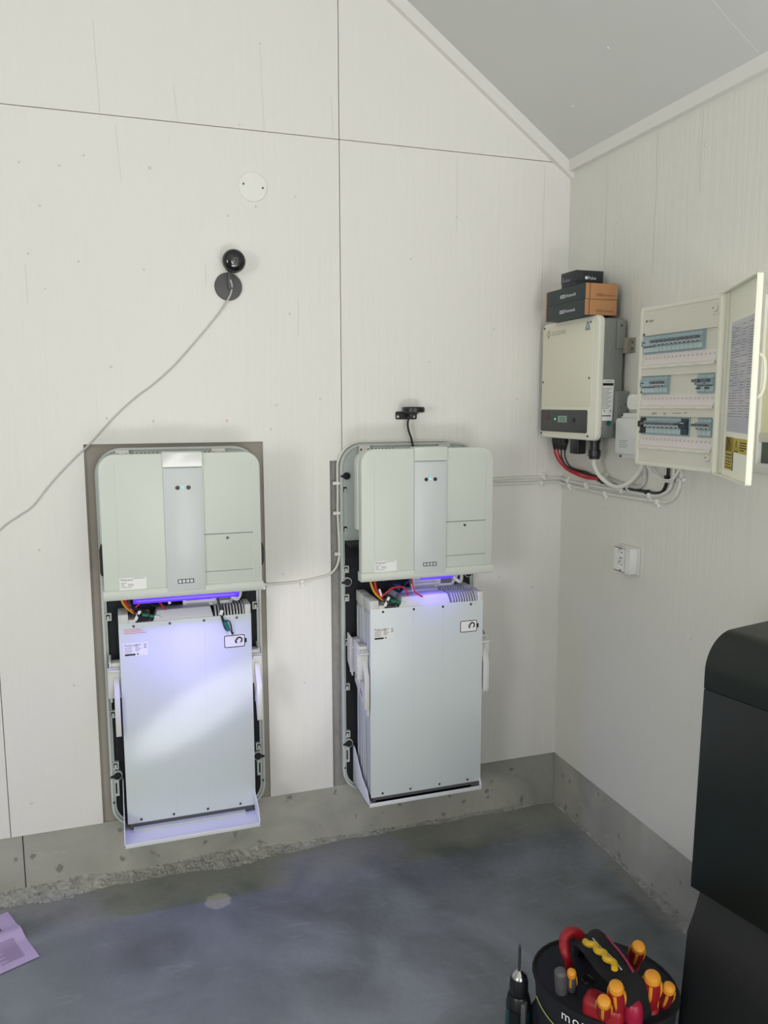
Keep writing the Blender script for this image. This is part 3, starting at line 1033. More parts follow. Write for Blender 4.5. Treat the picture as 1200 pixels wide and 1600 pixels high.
C_ = thing('round_wall_cover', 'flat round white blanking cover with two screws above the webcam', 'cover', (-1.1635, 0, 2.2945))
MB().lathe((0, 0, 0), (0, 1, 0), [(-.001, .0465), (.0035, .0465), (.0052, .0445), (.0056, .001)], 0, 40).build('disc', WHITEP, C_)
for x, z in ((-.030, .006), (.032, -.002)):
    m = MB()
    screw(m, x, .0056, z, .0032)
    m.build('screw', SCREW, C_)

K = thing('antenna_puck', 'small black round antenna puck on a wall bracket above the right battery unit', 'antenna', (-.632, 0, 1.57))
m = MB()
m.lathe((.004, .048, .002), (0, 0, 1), [(0, .034), (.003, .040), (.016, .040), (.020, .037), (.0205, .001)], 0, 36)
m.build('puck', BLACKP, K)
m = MB()
m.prism(rr(-.046, -.022, .034, .006, .006, 4), 'xz', .001, .004)
m.box(-.02, .022, .004, .05, -.003, .001)
m.lathe((.002, .03, -.012), (0, 0, 1), [(0, .009), (.012, .009)], 0, 14)
m.build('bracket', BLACKP, K)
for x in (-.038, .022):
    m = MB()
    screw(m, x, .005, -.012, .0045)
    m.build('screw', STEEL, K)
m = MB()
m.tube([(-.638, .03, 1.556), (-.642, .03, 1.535), (-.638, .028, 1.51), (-.628, .026, 1.485), (-.624, .03, 1.462), (-.624, .035, 1.455)], .0038, 0, 8)
tag(m.build('antenna_cable', RUBB), 'short black cable hanging from the antenna puck into the right battery unit', 'cable')


def cable_clip(x, z, rotz, label, horiz=True, side=-1, r=.005, origin=(0, 0, 0), proto=[None]):
    c = thing('cable_clip', label, 'clip', (0, 0, 0), rotz, 'white nail-in cable clips')
    m = MB()
    if horiz:
        m.box(-.005, .005, 0, r * 2 + .004, -r - .002, r + .002)
        m.box(-.0055, .0055, 0, .011, (r if side > 0 else -r - .012), (r + .012 if side > 0 else -r))
    else:
        m.box(-r - .002, r + .002, 0, r * 2 + .004, -.005, .005)
        m.box((r if side > 0 else -r - .012), (r + .012 if side > 0 else -r), 0, .011, -.0055, .0055)
    m.build('saddle', WHITEP, c, bevel=.001)
    m = MB()
    q = side * (r + .006)
    p = (0, .009, q) if horiz else (q, .009, 0)
    m.lathe(p, (0, 1, 0), [(0, .002), (.006, .002), (.006, .0042), (.0075, .0042)], 0, 10)
    m.build('nail', STEEL, c)
    if rotz:
        c.location = (0, -x, z)
    else:
        c.location = (x, 0, z)
    return c


# cable linking the two battery units
m = MB()
m.tube([(-1.20, .008, .989), (-1.162, .0075, .989), (-1.09, .0055, .988), (-1.027, .0055, .990), (-.97, .0055, .998), (-.93, .0055, 1.006), (-.903, .005, 1.028), (-.891, .005, 1.06), (-.889, .005, 1.12), (-.893, .005, 1.22),
        (-.8925, .0055, 1.29), (-.8925, .0055, 1.385)] + [(-.8045 - .088 * math.cos(a), .0055, 1.384 + .088 * math.sin(a)) for a in (.26, .52, .79, 1.05, 1.31, 1.57)] + [(-.74, .0055, 1.472), (-.60, .0055, 1.472), (-.50, .0055, 1.471), (-.46, .0055, 1.464), (-.45, .002, 1.45)], .0042, 0, 8)
tag(m.build('linking_cable', CABW), 'white cable clipped between the two battery units and up round the right one', 'cable')
for x, z, h, s, lb in ((-1.158, .989, 1, -1, 'white cable clip right beside the left battery unit, at its lower edge'),
                       (-1.025, .990, 1, -1, 'white cable clip midway along the cable between the two battery units'),
                       (-.889, 1.08, 0, -1, 'white cable clip where the linking cable turns up on the grey strip'),
                       (-.893, 1.225, 0, -1, 'white cable clip halfway up the grey strip left of the right battery unit'),
                       (-.893, 1.33, 0, -1, 'white cable clip near the top of the grey strip left of the right battery unit')):
    cable_clip(x, z, 0, lb, bool(h), s, .0048)

# two parallel cables from the right battery unit round the corner and up to the distribution panel
for (z0, rise, name_label, d) in ((1.3235, 'a', 'upper white cable running round the corner from the right battery unit to the fuse panel', .006),
                                  (1.306, 'b', 'lower white cable running round the corner from the right battery unit to the fuse panel', .006)):
    W0 = [(-.44, -.02, z0 + .008), (-.38, -d, z0 + .004), (-.30, -d, z0 + .001), (-.18, -d, z0 + (.004 if rise == 'a' else 0)), (-.06, -d, z0), (-.014, -d - .002, z0 - .003), (-d - .002, -.014, z0 - .006)]
    if rise == 'a':
        W0 += [(-d, -.07, z0 - .010), (-d, -.25, z0 - .013), (-d, -.45, z0 - .012), (-d, -.555, z0 - .011), (-d, -.60, z0 - .004), (-d, -.636, z0 + .016), (-d, -.650, z0 + .05), (-d, -.652, z0 + .10), (-d - .01, -.652, 1.43)]
    else:
        W0 += [(-d, -.07, z0 - .008), (-d, -.25, z0 - .014), (-d, -.45, z0 - .012), (-d, -.58, z0 - .010), (-d, -.635, z0 - .003), (-d, -.668, z0 + .020), (-d, -.684, z0 + .06), (-d, -.684, z0 + .10), (-d - .01, -.684, 1.43)]
    m = MB(False)
    m.tube(W0, .0055 if rise == 'a' else .0058, 0, 8)
    tag(m.build('wall_cable', CABW), name_label, 'cable')
for x, z, lb in ((-.085, 1.3255, 'white cable clip on the back wall just left of the corner, on the upper cable'), (-.095, 1.306, 'white cable clip on the back wall just left of the corner, on the lower cable')):
    cable_clip(x, z, 0, lb, True, -1 if z < 1.31 else 1, .0058)
for s, z, h, sd, lb in ((.055, 1.314, 1, 1, 'first white clip right of the corner, on the upper of the two long cables'), (.068, 1.298, 1, -1, 'first white clip right of the corner, on the lower of the two long cables'),
                        (.18, 1.312, 1, -1, 'white clip under the inverter on the upper of the two long cables'), (.30, 1.292, 1, -1, 'white clip on the lowest cable midway between inverter and fuse panel'),
                        (.395, 1.311, 1, 1, 'white clip on the second lowest cable, left of the panel edge'), (.545, 1.312, 1, -1, 'white clip where the second lowest cable begins to bend up'),
                        (.585, 1.296, 1, -1, 'white clip lowest of all, where the lowest cable bends up under the panel'), (.684, 1.375, 0, 1, 'white clip on the vertical cable right under the fuse panel'),
                        (.30, 1.345, 1, 1, 'white clip on the thick upper cable behind the loop under the inverter'), (.43, 1.333, 1, -1, 'white clip on the thick upper cable where it turns up to the grey box')):
    cable_clip(s, z, RW, lb, bool(h), sd, .0058)

# ------------------------------------------------------------------ solar inverter on the right wall
I = thing('solar_inverter', 'cream fronted solar inverter with grey side on the right wall near the corner', 'inverter', (0, 0, 0), RW)
m = MB()
m.prism(rr(.045, 1.487, .393, 1.880, .02, 5), 'xz', .022, .105, 0)
for k in range(3):
    m.box(.392, .3942, .070 + k * .012, .072 + k * .012, 1.70, 1.87, 0)
m.prism([(.046, 1.50), (.046, 1.56), (.054, 1.66), (.054, 1.78), (.060, 1.78), (.060, 1.50)], 'dz', .3925, .3945, 0)
m.box(.3930, .398, .018, .05, 1.78, 1.872, 0)
body = m.build('heat_sink_body', [INVS, INVD], I, bevel=.0015)
m = MB()
screw(m, .399, .035, 1.855, .004)
m.build('screw', SCREW, I)
m = MB()
m.prism(rr(.035, 1.480, .400, 1.888, .024, 7), 'xz', .096, .119, 0)
fr = m.build('front_cover', [INVE], I, bevel=.006, seg=3)
m = MB()
m.prism(rr(.046, 1.592, .368, 1.876, .016, 5), 'xz', .118, .1205, 0)
m.prism(rr(.044, 1.492, .358, 1.590, .010, 5), 'xz', .118, .1200, 0)
m.build('front_field', [INVC], fr, bevel=.001)
m = MB()
m.prism(rr(.041, 1.503, .348, 1.581, .008, 5), 'xz', .1185, .1215, 0)
cp = m.build('control_panel', [INVD], fr, bevel=.001)
m = MB()
m.box(.163, .222, .121, .1222, 1.537, 1.560, 0)
for k in range(3):
    m.box(.175, .212, .1221, .1224, 1.541 + k * .006, 1.543 + k * .006, 1)
m.build('display', [LCD, GREYP], cp, smooth=False)
MB().lathe((.143, .121, 1.548), (0, 1, 0), [(0, .0035), (.0012, .003)], 0, 12).build('status_light', GLED, cp)
MB().lathe((.266, .121, 1.546), (0, 1, 0), [(0, .009), (.0025, .009), (.003, .006), (.002, .003)], 0, 16).build('button', BLACKP, cp)
m = MB()
m.prism([(.080, 1.545), (.092, 1.570), (.104, 1.545), (.098, 1.545), (.092, 1.558), (.086, 1.545)], 'xz', .1214, .1220, 0)
m.build('red_emblem', DKRED, cp, smooth=False)
screws(fr, [(x, .1205, z, .0038) for x, z in ((.052, 1.872), (.352, 1.868), (.050, 1.680), (.352, 1.686), (.046, 1.496), (.353, 1.494))])
m = MB()
m.ring([(.0705, 1.848), (.082, 1.832), (.0935, 1.848), (.082, 1.866)], [(.0755, 1.848), (.082, 1.839), (.0885, 1.848), (.082, 1.858)], 'xz', .1203, .1208, 0)
m.text('GOODWE', (.101, .1208, 1.842), (1, 0, 0), (0, 0, 1), .021, 0)
m.build('wordmark', mat('faded_grey_print', (158, 158, 146), 0.6), fr, smooth=False)
m = MB()
m.prism([(.318, 1.842), (.350, 1.842), (.350, 1.850), (.334, 1.876), (.318, 1.850)], 'xz', .1203, .1206, 0)
m.ring([(.322, 1.845), (.346, 1.845), (.340, 1.866), (.334, 1.872), (.328, 1.866)], [(.3245, 1.8475), (.3435, 1.8475), (.3385, 1.8635), (.334, 1.8685), (.3295, 1.8635)], 'xz', .1206, .1210, 1)
m.box(.332, .336, .1206, .1210, 1.852, 1.854, 1)
m.build('warning_mark', [LBLG, BLUEL], fr, smooth=False)
# rating sticker on the side that faces the room
m = MB()
X = .3952
m.add([(X, .106, 1.546), (X, .056, 1.546), (X, .053, 1.680), (X, .103, 1.680)], [(0, 1, 2, 3)], 0)
X = .3957


def sline(da, db, z, t, mi):
    m.add([(X, da, z - t), (X, db, z - t), (X, db, z + t), (X, da, z + t)], [(0, 1, 2, 3)], mi)


sline(.100, .056, 1.6645, .0042, 1)
for k in range(15):
    sline(.100, .062 + .012 * (k % 3) / 2, 1.652 - k * .0047, .0007, 2)
sline(.103, .062, 1.562, .0016, 1)
for q in (.100, .087, .064):
    m.add([(X, q + .003, 1.576), (X, q - .003, 1.576), (X, q, 1.582)], [(0, 1, 2)], 1)
m.text('GOODWE', (X, .092, 1.672), (0, -1, 0), (0, 0, 1), .0065, 1)
m.build('rating_label', [LBL, INK, INKG], I, smooth=False)
m = MB()
m.box(.3945, .3952, .093, .118, 1.527, 1.541, 0)
for k in range(2):
    m.box(.3951, .3955, .097, .114, 1.531 + k * .005, 1.533 + k * .005, 1)
m.lathe((.3935, .069, 1.538), (1, 0, 0), [(0, .0085), (.002, .0085)], 2, 18)
m.build('small_label', [LBLG, INKG, GRNC], I, smooth=False)
m = MB()
m.prism(rr(.006, 1.535, .05, 1.643, .006, 3), 'dz', .36, .412, 0)
for d, z in ((.038, 1.59), (.02, 1.60), (.028, 1.565), (.014, 1.58)):
    m.lathe((.4115, d, z), (1, 0, 0), [(0, .004), (.0025, .0035)], 1, 10)
m.build('side_terminal_box', [INVS, GREYP], I, bevel=.0015)
m = MB()
m.box(.360, .408, .003, .026, 1.766, 1.815, 0)
m.box(.396, .430, .0005, .0035, 1.766, 1.815, 0)
m.build('wall_bracket', [mat('galvanised', (168, 162, 150), 0.4, 0.6)], I, bevel=.001)
screws(I, [(.418, .004, 1.78, .004), (.418, .004, 1.80, .004)])
for k, x in enumerate((.076, .099, .122, .146)):
    m = MB()
    m.lathe((x, .08, 1.492), (0, 0, -1), [(0, .0105), (.034, .0105), (.046, .008), (.058, .0045)], 0, 12)
    m.box(x - .010, x + .010, .072, .088, 1.462, 1.488, 0)
    m.build('plug', BLACKP, I)
m = MB()
m.prism(rr(.210, 1.428, .262, 1.492, .006, 3), 'xz', .066, .100)
m.build('wireless_stick', BLACKP, I, bevel=.003)
m = MB()
m.lathe((.336, .08, 1.492), (0, 0, -1), [(0, .019), (.02, .019), (.021, .0165), (.044, .0165), (.045, .021), (.066, .021), (.067, .019), (.076, .018)], 0, 16)
m.build('cable_gland', BLACKP, I)

# solar string cables leaving the inverter
for (x, lab, mt, e) in ((.076, 'outer red solar cable curving from the leftmost inverter plug', REDW, 0), (.099, 'inner red solar cable curving from the second inverter plug', REDW, .007)):
    m = MB()
    m.tube([(x, .08, 1.438), (x, .078, 1.42), (x - .001, .06, 1.39), (x + .02, .04, 1.362), (x + .06, .02, 1.344 + e), (x + .11, .012, 1.336 + e), (.235, .010, 1.337 + e * .6), (.262, .009, 1.335 + e * .5)], .0042, 0, 8)
    o = place(m.build('solar_cable', mt), (0, 0, 0), RW)
    tag(o, lab, 'cable')
for (x, lab, e) in ((.122, 'left black solar cable hanging from the third inverter plug', 0), (.146, 'right black solar cable hanging from the fourth inverter plug', .004)):
    m = MB()
    m.tube([(x, .08, 1.438), (x + .001, .078, 1.41), (x + .012, .06, 1.375), (x + .045, .022, 1.356 + e), (.215, .010, 1.347 + e), (.245, .008, 1.343 + e), (.264, .009, 1.340 + e)], .0032, 0, 8)
    o = place(m.build('solar_cable', BLACKP), (0, 0, 0), RW)
    tag(o, lab, 'cable')
m = MB()
m.tube([(.262, .012, 1.334), (.30, .0065, 1.328), (.36, .0065, 1.325), (.44, .0065, 1.322), (.52, .0065, 1.321), (.575, .0065, 1.322), (.606, .0065, 1.332), (.622, .0065, 1.36), (.627, .0065, 1.40), (.628, .012, 1.43)], .005, 0, 8)
for s, z, v in ((.285, 1.331, 0), (.42, 1.3225, 0), (.53, 1.321, 0), (.624, 1.375, 1)):
    m.box(s - (.006 if v else .007), s + (.006 if v else .007), .001, .0135, z - (.007 if v else .0065), z + (.007 if v else .0065), 0)
o = place(m.build('solar_cable', BLACKP), (0, 0, 0), RW)
tag(o, 'thick black sheathed cable with black clips running below the fuse panel', 'cable')
m = MB()
m.tube([(.336, .08, 1.42), (.335, .078, 1.395), (.345, .065, 1.362), (.375, .05, 1.337), (.41, .045, 1.328), (.445, .04, 1.333), (.48, .034, 1.352), (.506, .028, 1.378), (.519, .022, 1.405), (.52, .022, 1.425)], .0075, 0, 10)
o = place(m.build('inverter_cable', CABW), (0, 0, 0), RW)
tag(o, 'thick white cable looping from the inverter gland to the grey junction box', 'cable')
m = MB()
m.tube([(.268, .012, 1.347), (.278, .0075, 1.352), (.30, .0075, 1.346), (.38, .0075, 1.336), (.43, .0075, 1.333), (.475, .0075, 1.332), (.503, .0075, 1.340), (.515, .0075, 1.36), (.517, .012, 1.395), (.517, .02, 1.42)], .0072, 0, 10)
o = place(m.build('wall_cable', CABG), (0, 0, 0), RW)
tag(o, 'thick grey-white cable behind the loop, turning up to the junction box', 'cable')
m = MB()
m.tube([(.575, .05, 1.425), (.585, .05, 1.405), (.61, .048, 1.388), (.645, .045, 1.376), (.68, .045, 1.374), (.703, .045, 1.386), (.72, .042, 1.408), (.725, .04, 1.425)], .0028, 0, 8)
m.tube([(.578, .046, 1.425), (.60, .045, 1.393), (.64, .042, 1.371), (.675, .042, 1.368), (.70, .042, 1.38), (.722, .04, 1.425)], .0028, 0, 8)
o = place(m.build('thin_wire_loop', CABW), (0, 0, 0), RW)
tag(o, 'slack loop of thin white wire hanging under the fuse panel', 'cable')

# grey junction box half hidden behind the fuse panel
J = thing('junction_box', 'pale grey junction box with cable glands, half hidden left of the fuse panel', 'junction box', (0, 0, 0), RW)
m = MB()
m.prism(rr(.435, 1.425, .60, 1.572, .014, 4), 'xz', .0, .05)
m.build('box', PLAST, J, bevel=.004)
m = MB()
m.prism(rr(.432, 1.442, .60, 1.555, .012, 4), 'xz', .05, .066)
for k in range(4):
    m.box(.455, .50 - .006 * (k % 2), .066, .0665, 1.483 - k * .007, 1.485 - k * .007, 1)
m.build('lid', [PLAST, INKG], J, bevel=.002)
screws(J, [(.443, .051, 1.565, .004), (.443, .051, 1.432, .004)])
m = MB()
m.lathe((.52, .024, 1.427), (0, 0, -1), [(0, .013), (.012, .013), (.013, .011), (.022, .010)], 0, 14)
m.build('cable_gland', PLAST, J)
J2 = thing('meter_knob_box', 'small rounded white box peeking out above the grey junction box', 'box', (0, 0, 0), RW)
m = MB()
m.prism(rr(.455, 1.582, .60, 1.632, .018, 5), 'xz', .0, .045)
m.build('body', WHITEP, J2, bevel=.005)
m = MB()
m.box(.50, .56, .012, .03, 1.632, 1.646)
m.build('yellow_inlet', YELW, J2, bevel=.002)

# ------------------------------------------------------------------ cardboard boxes on the inverter
def parcel(label, x0, x1, d0, d1, z0, z1, yaw):
    B = thing('cardboard_box', label, 'box', (0, 0, 0), 0)
    cx, cd = (x0 + x1) / 2, (d0 + d1) / 2
    B.rotation_euler = (0, 0, RW + yaw)
    B.location = (-cd, -cx, z0)
    hx, hd, h = (x1 - x0) / 2, (d1 - d0) / 2, z1 - z0
    m = MB()
    m.box(-hx, hx, -hd + .001, hd - .001, .0008, h - .0008)
    m.build('tray', KRAFT, B, bevel=.0012)
    m = MB()
    m.box(-hx + .008, hx - .0012, -hd, hd, 0, h, 0)
    m.box(hx - .0012, hx - .0004, -hd, hd, 0, h, 1)
    sl = m.build('sleeve', [SLEEV, KRAFT], B, bevel=.0008)
    m = MB()
    m.ring([(-.028, .018), (.0, .018), (.0, .028), (-.028, .028)], [(-.0265, .0195), (-.0015, .0195), (-.0015, .0265), (-.0265, .0265)], 'xz', hd, hd + .0006)
    for k in range(3):
        m.box(-.0215 + k * .007, -.0205 + k * .007, hd, hd + .0006, .019, .027)
    m.text('Homevolt', (.006, hd + .0008, .0180), (1, 0, 0), (0, 0, 1), .0155)
    m.build('print', LBL, B, smooth=False)
    m = MB()
    Y = hx + .0006
    for (a, b, za, zb) in ((.018, -.006, .010, .0113), (.018, -.006, .0167, .018), (.018, .0167, .010, .018), (-.0047, -.006, .010, .018), (.012, .011, .010, .018), (.0065, .0055, .010, .018), (.0005, -.0005, .010, .018)):
        m.add([(Y, a, za), (Y, b, za), (Y, b, zb), (Y, a, zb)], [(0, 1, 2, 3)])
    m.text('Homevolt', (Y, -.010, .0105), (0, -1, 0), (0, 0, 1), .0090)
    X2 = hx - .0006
    m.box(hx - .0008, hx + .0008, hd - .017, hd - .0145, .001, h - .001)
    m.build('end_print', KRAFTD, B, smooth=False)
    return B


parcel('lower brown cardboard box with dark green sleeve, directly on the inverter', .118, .370, .036, .157, 1.888, 1.938, 0.0)
parcel('upper brown cardboard box with dark green sleeve, under the small black box', .117, .371, .036, .156, 1.9385, 1.989, 0.0)
B = thing('black_box', 'small black box with white print, on top of the two cardboard boxes', 'box', (-.094, -.246, 1.9895), RW + .0)
m = MB()
m.box(-.046, .046, -.052, .050, 0, .034)
m.build('base', BOXB, B, bevel=.001)
m = MB()
m.box(-.0475, .0475, -.0535, .0515, .016, .052)
m.build('lid', BOXB, B, bevel=.0015)
m = MB()
m.ring([(-.036, .024), (-.032, .018), (-.028, .024), (-.032, .036)], [(-.0345, .024), (-.032, .021), (-.0295, .024), (-.032, .032)], 'xz', .0516, .052)
m.text('tibber', (-.022, .0522, .020), (1, 0, 0), (0, 0, 1), .015)
m.build('print', mat('grey_print', (150, 152, 156), .5), B, smooth=False)
m = MB()
m.lathe((.0476, .012, .028), (1, 0, 0), [(0, .0055), (.0006, .0055)], 0, 14)
m.text('Pulse', (.0480, .005, .023), (0, -1, 0), (0, 0, 1), .0145)
m.build('print', LBL, B, smooth=False)

# ------------------------------------------------------------------ distribution panel (fuse box) on the right wall
D = thing('fuse_panel', 'open cream fuse panel with three rows of breakers on the right wall', 'fuse box', (0, 0, 0), RW)
S0, S1, PZ0, PZ1, PD = .612, .945, 1.419, 1.882, .12
m = MB()
m.prism(rr(S0 + .006, PZ0 + .006, S1 - .004, PZ1 - .006, .008, 3), 'xz', 0, .085, 0)
m.build('enclosure', PANC, D, bevel=.002)
rows = (1.772, 1.655, 1.5375)
m = MB()
SI0, SI1 = .6285, .940
m.ring(rr(S0, PZ0, S1, PZ1, .009, 4), rr(SI0 - .002, PZ0 + .012, SI1, PZ1 - .012, .003, 4), 'xz', .080, PD - .001, 0)
pf = m.build('front_rim', PANR, D, bevel=.0015)
m = MB()
# field between the rows, stepping back at each breaker row
edges = [PZ0 + .012]
for zr in rows[::-1]:
    edges += [zr - .066, zr + .027]
edges.append(PZ1 - .012)
for k in range(0, len(edges), 2):
    m.box(SI0 - .002, SI1, .085, PD - .003, edges[k], edges[k + 1], 0)
for zr in rows:
    m.box(SI0 - .002, SI1, .085, PD - .010, zr - .066, zr + .027, 0)
m.build('front_field', PANC, pf, smooth=False)
for i, zr in enumerate(rows):
    # clear tilted label holder with paper strip under each row
    m = MB()
    m.prism([(PD - .010, zr - .028), (PD - .002, zr - .058), (PD + .001, zr - .060), (PD + .001, zr - .067), (PD - .012, zr - .067)], 'dz', SI0, SI1 - .004, 0)
    m.box(SI0 + .002, SI1 - .006, PD, PD + .0022, zr - .0675, zr - .063, 1)
    for k in range(5):
        s = SI0 + .03 + k * .065
        m.box(s, s + .022, PD + .0008, PD + .0028, zr - .067, zr - .0645, 2)
    for k in range(18):
        s = SI0 + .010 + k * .0168
        d_ = PD - .0058
        m.add([(s, d_ + .0003, zr - .042), (s + .006, d_ + .0003, zr - .042), (s + .006, d_ - .0012, zr - .036), (s, d_ - .0012, zr - .036)], [(0, 1, 2, 3)], 3)
    m.build('label_strip', [STRIPW, PANR, PANC, mat('strip_print', (196, 188, 190), .6)] , D, smooth=False)
    m = MB()
    screw(m, SI0 - .001 + .004, PD - .002, zr + .031 if i == 0 else zr - .02, .0035)
    m.build('screw', SCREW, D)


def breaker(s, zr, w, style):
    hz = .0225
    m = MB()
    d0 = PD - .012
    main = {'rcd': 0, 'mcb': 0, 'black': 2, 'navy': 3}[style]
    m.prism([(d0, zr - hz), (d0 + .010, zr - hz), (d0 + .010, zr - .006), (d0 + .019, zr - .003), (d0 + .019, zr + .013), (d0 + .010, zr + .015), (d0 + .010, zr + hz), (d0, zr + hz)], 'dz', s + .0004, s + w - .0004, main)
    if style in ('mcb', 'rcd'):
        m.box(s + .0008, s + w - .0008, d0 + .010, d0 + .0108, zr - .021, zr - .0085, 1)
    if style == 'rcd':
        m.box(s + .006, s + .020, d0 + .019, d0 + .0195, zr + .004, zr + .008, 4)
        m.lathe((s + .006, d0 + .019, zr - .001), (0, 1, 0), [(0, .0018), (.0015, .0015)], 3, 8)
        m.box(s + .002, s + w - .004, d0 + .010, d0 + .0115, zr - .0075, zr - .0055, 3)
    if style == 'black':
        m.box(s + w * .2, s + w * .9, d0 + .019, d0 + .024, zr - .004, zr + .012, 2)
    if style == 'navy':
        m.box(s + .004, s + w - .004, d0 + .019, d0 + .0194, zr + .009, zr + .0115, 1)
    b = m.build('circuit_breaker', [BRK, BRKL, BLACKP, BRKN, BLUEL], D, smooth=False)
    if style == 'mcb':
        m = MB()
        m.box(s + .0012, s + w - .0006, d0 + .018, d0 + .032, zr + .003, zr + .010, 0)
        m.box(s + w * .3, s + w * .75, d0 + .018, d0 + .0200, zr - .0045, zr - .0005, 0)
        m.build('toggle', BRKD, b, smooth=False)
        MB().box(s + w * .12, s + w * .88, d0 + .0185, d0 + .0194, zr - .0032, zr + .0025).build('marking_window', LBL, b, smooth=False)
    return b


def frame(s0, s1, zr):
    m = MB()
    m.ring([(s0 - .004, zr - .027), (s1 + .004, zr - .027), (s1 + .004, zr + .0265), (s0 - .004, zr + .0265)], [(s0, zr - .0235), (s1, zr - .0235), (s1, zr + .0235), (s0, zr + .0235)], 'xz', PD - .0105, PD - .0075)
    m.box(s1 + .001, s1 + .0045, PD - .009, PD - .006, zr + .010, zr + .024)
    m.build('breaker_surround', BRK, D, smooth=False)


mw = .0176
s = .632
breaker(s, rows[0], .0545, 'rcd')
for k in range(11):
    breaker(s + .0545 + k * .0180, rows[0], .0180, 'mcb')
frame(s, s + .0545 + 11 * .018, rows[0])
breaker(s, rows[1], .062, 'rcd')
for k in range(3):
    breaker(s + .062 + k * mw, rows[1], mw, 'mcb')
frame(s, s + .062 + 3 * mw, rows[1])
for k in range(2):
    b = breaker(.870 + k * .0335, rows[1], .0325, 'rcd')
    m = MB()
    q = .870 + k * .0335
    m.box(q + .004, q + .029, PD + .006, PD + .020, rows[1] + .003, rows[1] + .011)
    m.prism([(PD + .006, rows[1] - .016), (PD + .012, rows[1] - .013), (PD + .006, rows[1] - .010)], 'dz', q + .01, q + .024)
    m.build('toggle', BRKD, b, smooth=False)
frame(.870, .936, rows[1])
breaker(s, rows[2], .027, 'black')
for k in range(8):
    breaker(s + .027 + k * .0193, rows[2], .0193, 'mcb')
breaker(s + .027 + 8 * .0193, rows[2], .026, 'navy')
frame(s, s + .053 + 8 * .0193, rows[2])
for k in range(3):
    breaker(.880 + k * .0180, rows[2], .0180, 'mcb')
frame(.880, .934, rows[2])
m = MB()
m.text('hager', (.650, PD - .0022, 1.838), (1, 0, 0), (0, 0, 1), .011)
m.lathe((.641, PD - .003, 1.841), (0, 1, 0), [(0, .004), (.0008, .004)], 0, 10)
for k, (sa, sb, zz) in enumerate(((.683, .706, 1.5745), (.685, .700, 1.571), (.734, .748, 1.5745), (.737, .746, 1.571), (.775, .812, 1.5745), (.815, .838, 1.588), (.822, .836, 1.576))):
    m.box(sa, sb, PD - .0028, PD - .0022, zz - .0008, zz + .0008)
m.build('print', mat('faint_panel_ink', (120, 118, 108), .7), D, smooth=False)
for z in (1.848, 1.458):
    m = MB()
    m.lathe((.927, PD - .004, z), (0, 1, 0), [(0, .010), (.004, .010), (.0055, .008)], 0, 18)
    m.box(.918, .945, PD - .004, PD - .0005, z - .016, z - .012, 0)
    m.lathe((.922, PD + .001, z), (0, 1, 0), [(0, .002), (.001, .002)], 1, 8)
    m.build('door_catch', [PANC, SCREW], D)

# door, swung open about its right-hand edge: local x runs from hinge to free edge
DW, DT = .330, .015
hinge = Vector((-.12, -.947, 0))
dv = Vector((-.4778, -.8785, 0))
door = bpy.data.objects.new('door', None)
COL.objects.link(door)
door.parent = D
# door frame: x = dv, +d (local -Y) = inner normal
door.rotation_euler = (0, 0, math.atan2(dv.y, dv.x) - RW)
door.location = (-hinge.y, hinge.x, 0)
inner_n = Vector((-.8785, .4778, 0))
# with local x = dv the local -Y axis is (dv.y, -dv.x) = (-.8785, .4778): the inner side
m = MB()
m.prism(rr(0, PZ0 - .002, DW, PZ1 + .002, .006, 3), 'xz', -DT, -DT + .003, 0)
m.ring(rr(0, PZ0 - .002, DW, PZ1 + .002, .006, 3), rr(.004, PZ0 + .002, DW - .004, PZ1 - .002, .004, 3), 'xz', -DT, -.0, 0)
dl = m.build('door_leaf', [PAND], door, bevel=.001)
m = MB()
m.box(.020, .050, -DT + .003, -.007, PZ0 + .004, PZ1 - .004, 0)
m.build('inner_rib', [PANC], door, bevel=.001)
m = MB()
m.box(.297, .303, -DT + .003, -.008, 1.56, 1.795, 0)
m.lathe((.310, -DT + .003, 1.815), (0, 1, 0), [(0, .006), (.006, .006), (.008, .004)], 0, 12)
m.build('inner_rib', [PANC], door, bevel=.001)
m = MB()
m.tube([(DW - .012, -DT, 1.71), (DW - .012, -DT - .012, 1.70), (DW - .012, -DT - .016, 1.66), (DW - .012, -DT - .012, 1.625), (DW - .012, -DT, 1.612)], .0042, 0, 8)
m.build('door_handle', [PANR], door)
dd = -DT + .0036
m = MB()
m.box(.085, .292, dd - .001, dd, 1.532, 1.80, 0)
for k in range(36):
    z = 1.788 - k * .0062
    for (a, b) in ((.092, .118), (.125, .128 + .03 + .02 * random.random()), (.19, .21 + .03 * random.random()), (.25, .284)):
        if random.random() > .12:
            m.add([(a, dd + .0004, z), (b, dd + .0004, z), (b, dd + .0004, z - .0014), (a, dd + .0004, z - .0014)], [(0, 1, 2, 3)], 1)
for a in (.088, .122, .18, .24, .288):
    m.add([(a, dd + .0004, 1.792), (a + .0008, dd + .0004, 1.792), (a + .0008, dd + .0004, 1.56), (a, dd + .0004, 1.56)], [(0, 1, 2, 3)], 1)
m.build('circuit_chart', [SHEET, INKG], door, smooth=False)
m = MB()
m.box(.088, .30, dd - .001, dd + .0003, 1.484, 1.5185, 0)
m.box(.085, .163, dd - .001, dd + .0003, 1.4385, 1.5185, 0)
q = dd + .0006


def tri(xa, xb, za, zb, t):
    xm = (xa + xb) / 2
    m.ring([(xa, za), (xb, za), (xm, zb)], [(xa + t * 1.3, za + t), (xb - t * 1.3, za + t), (xm, zb - t * 2.0)], 'xz', dd, q, 1)
    m.prism([(xm - .0015, (za + zb) / 2 + .004), (xm + .002, (za + zb) / 2 - .002), (xm - .001, za + t + .001), (xm + .0005, (za + zb) / 2 - .0035)], 'xz', dd, q, 1)


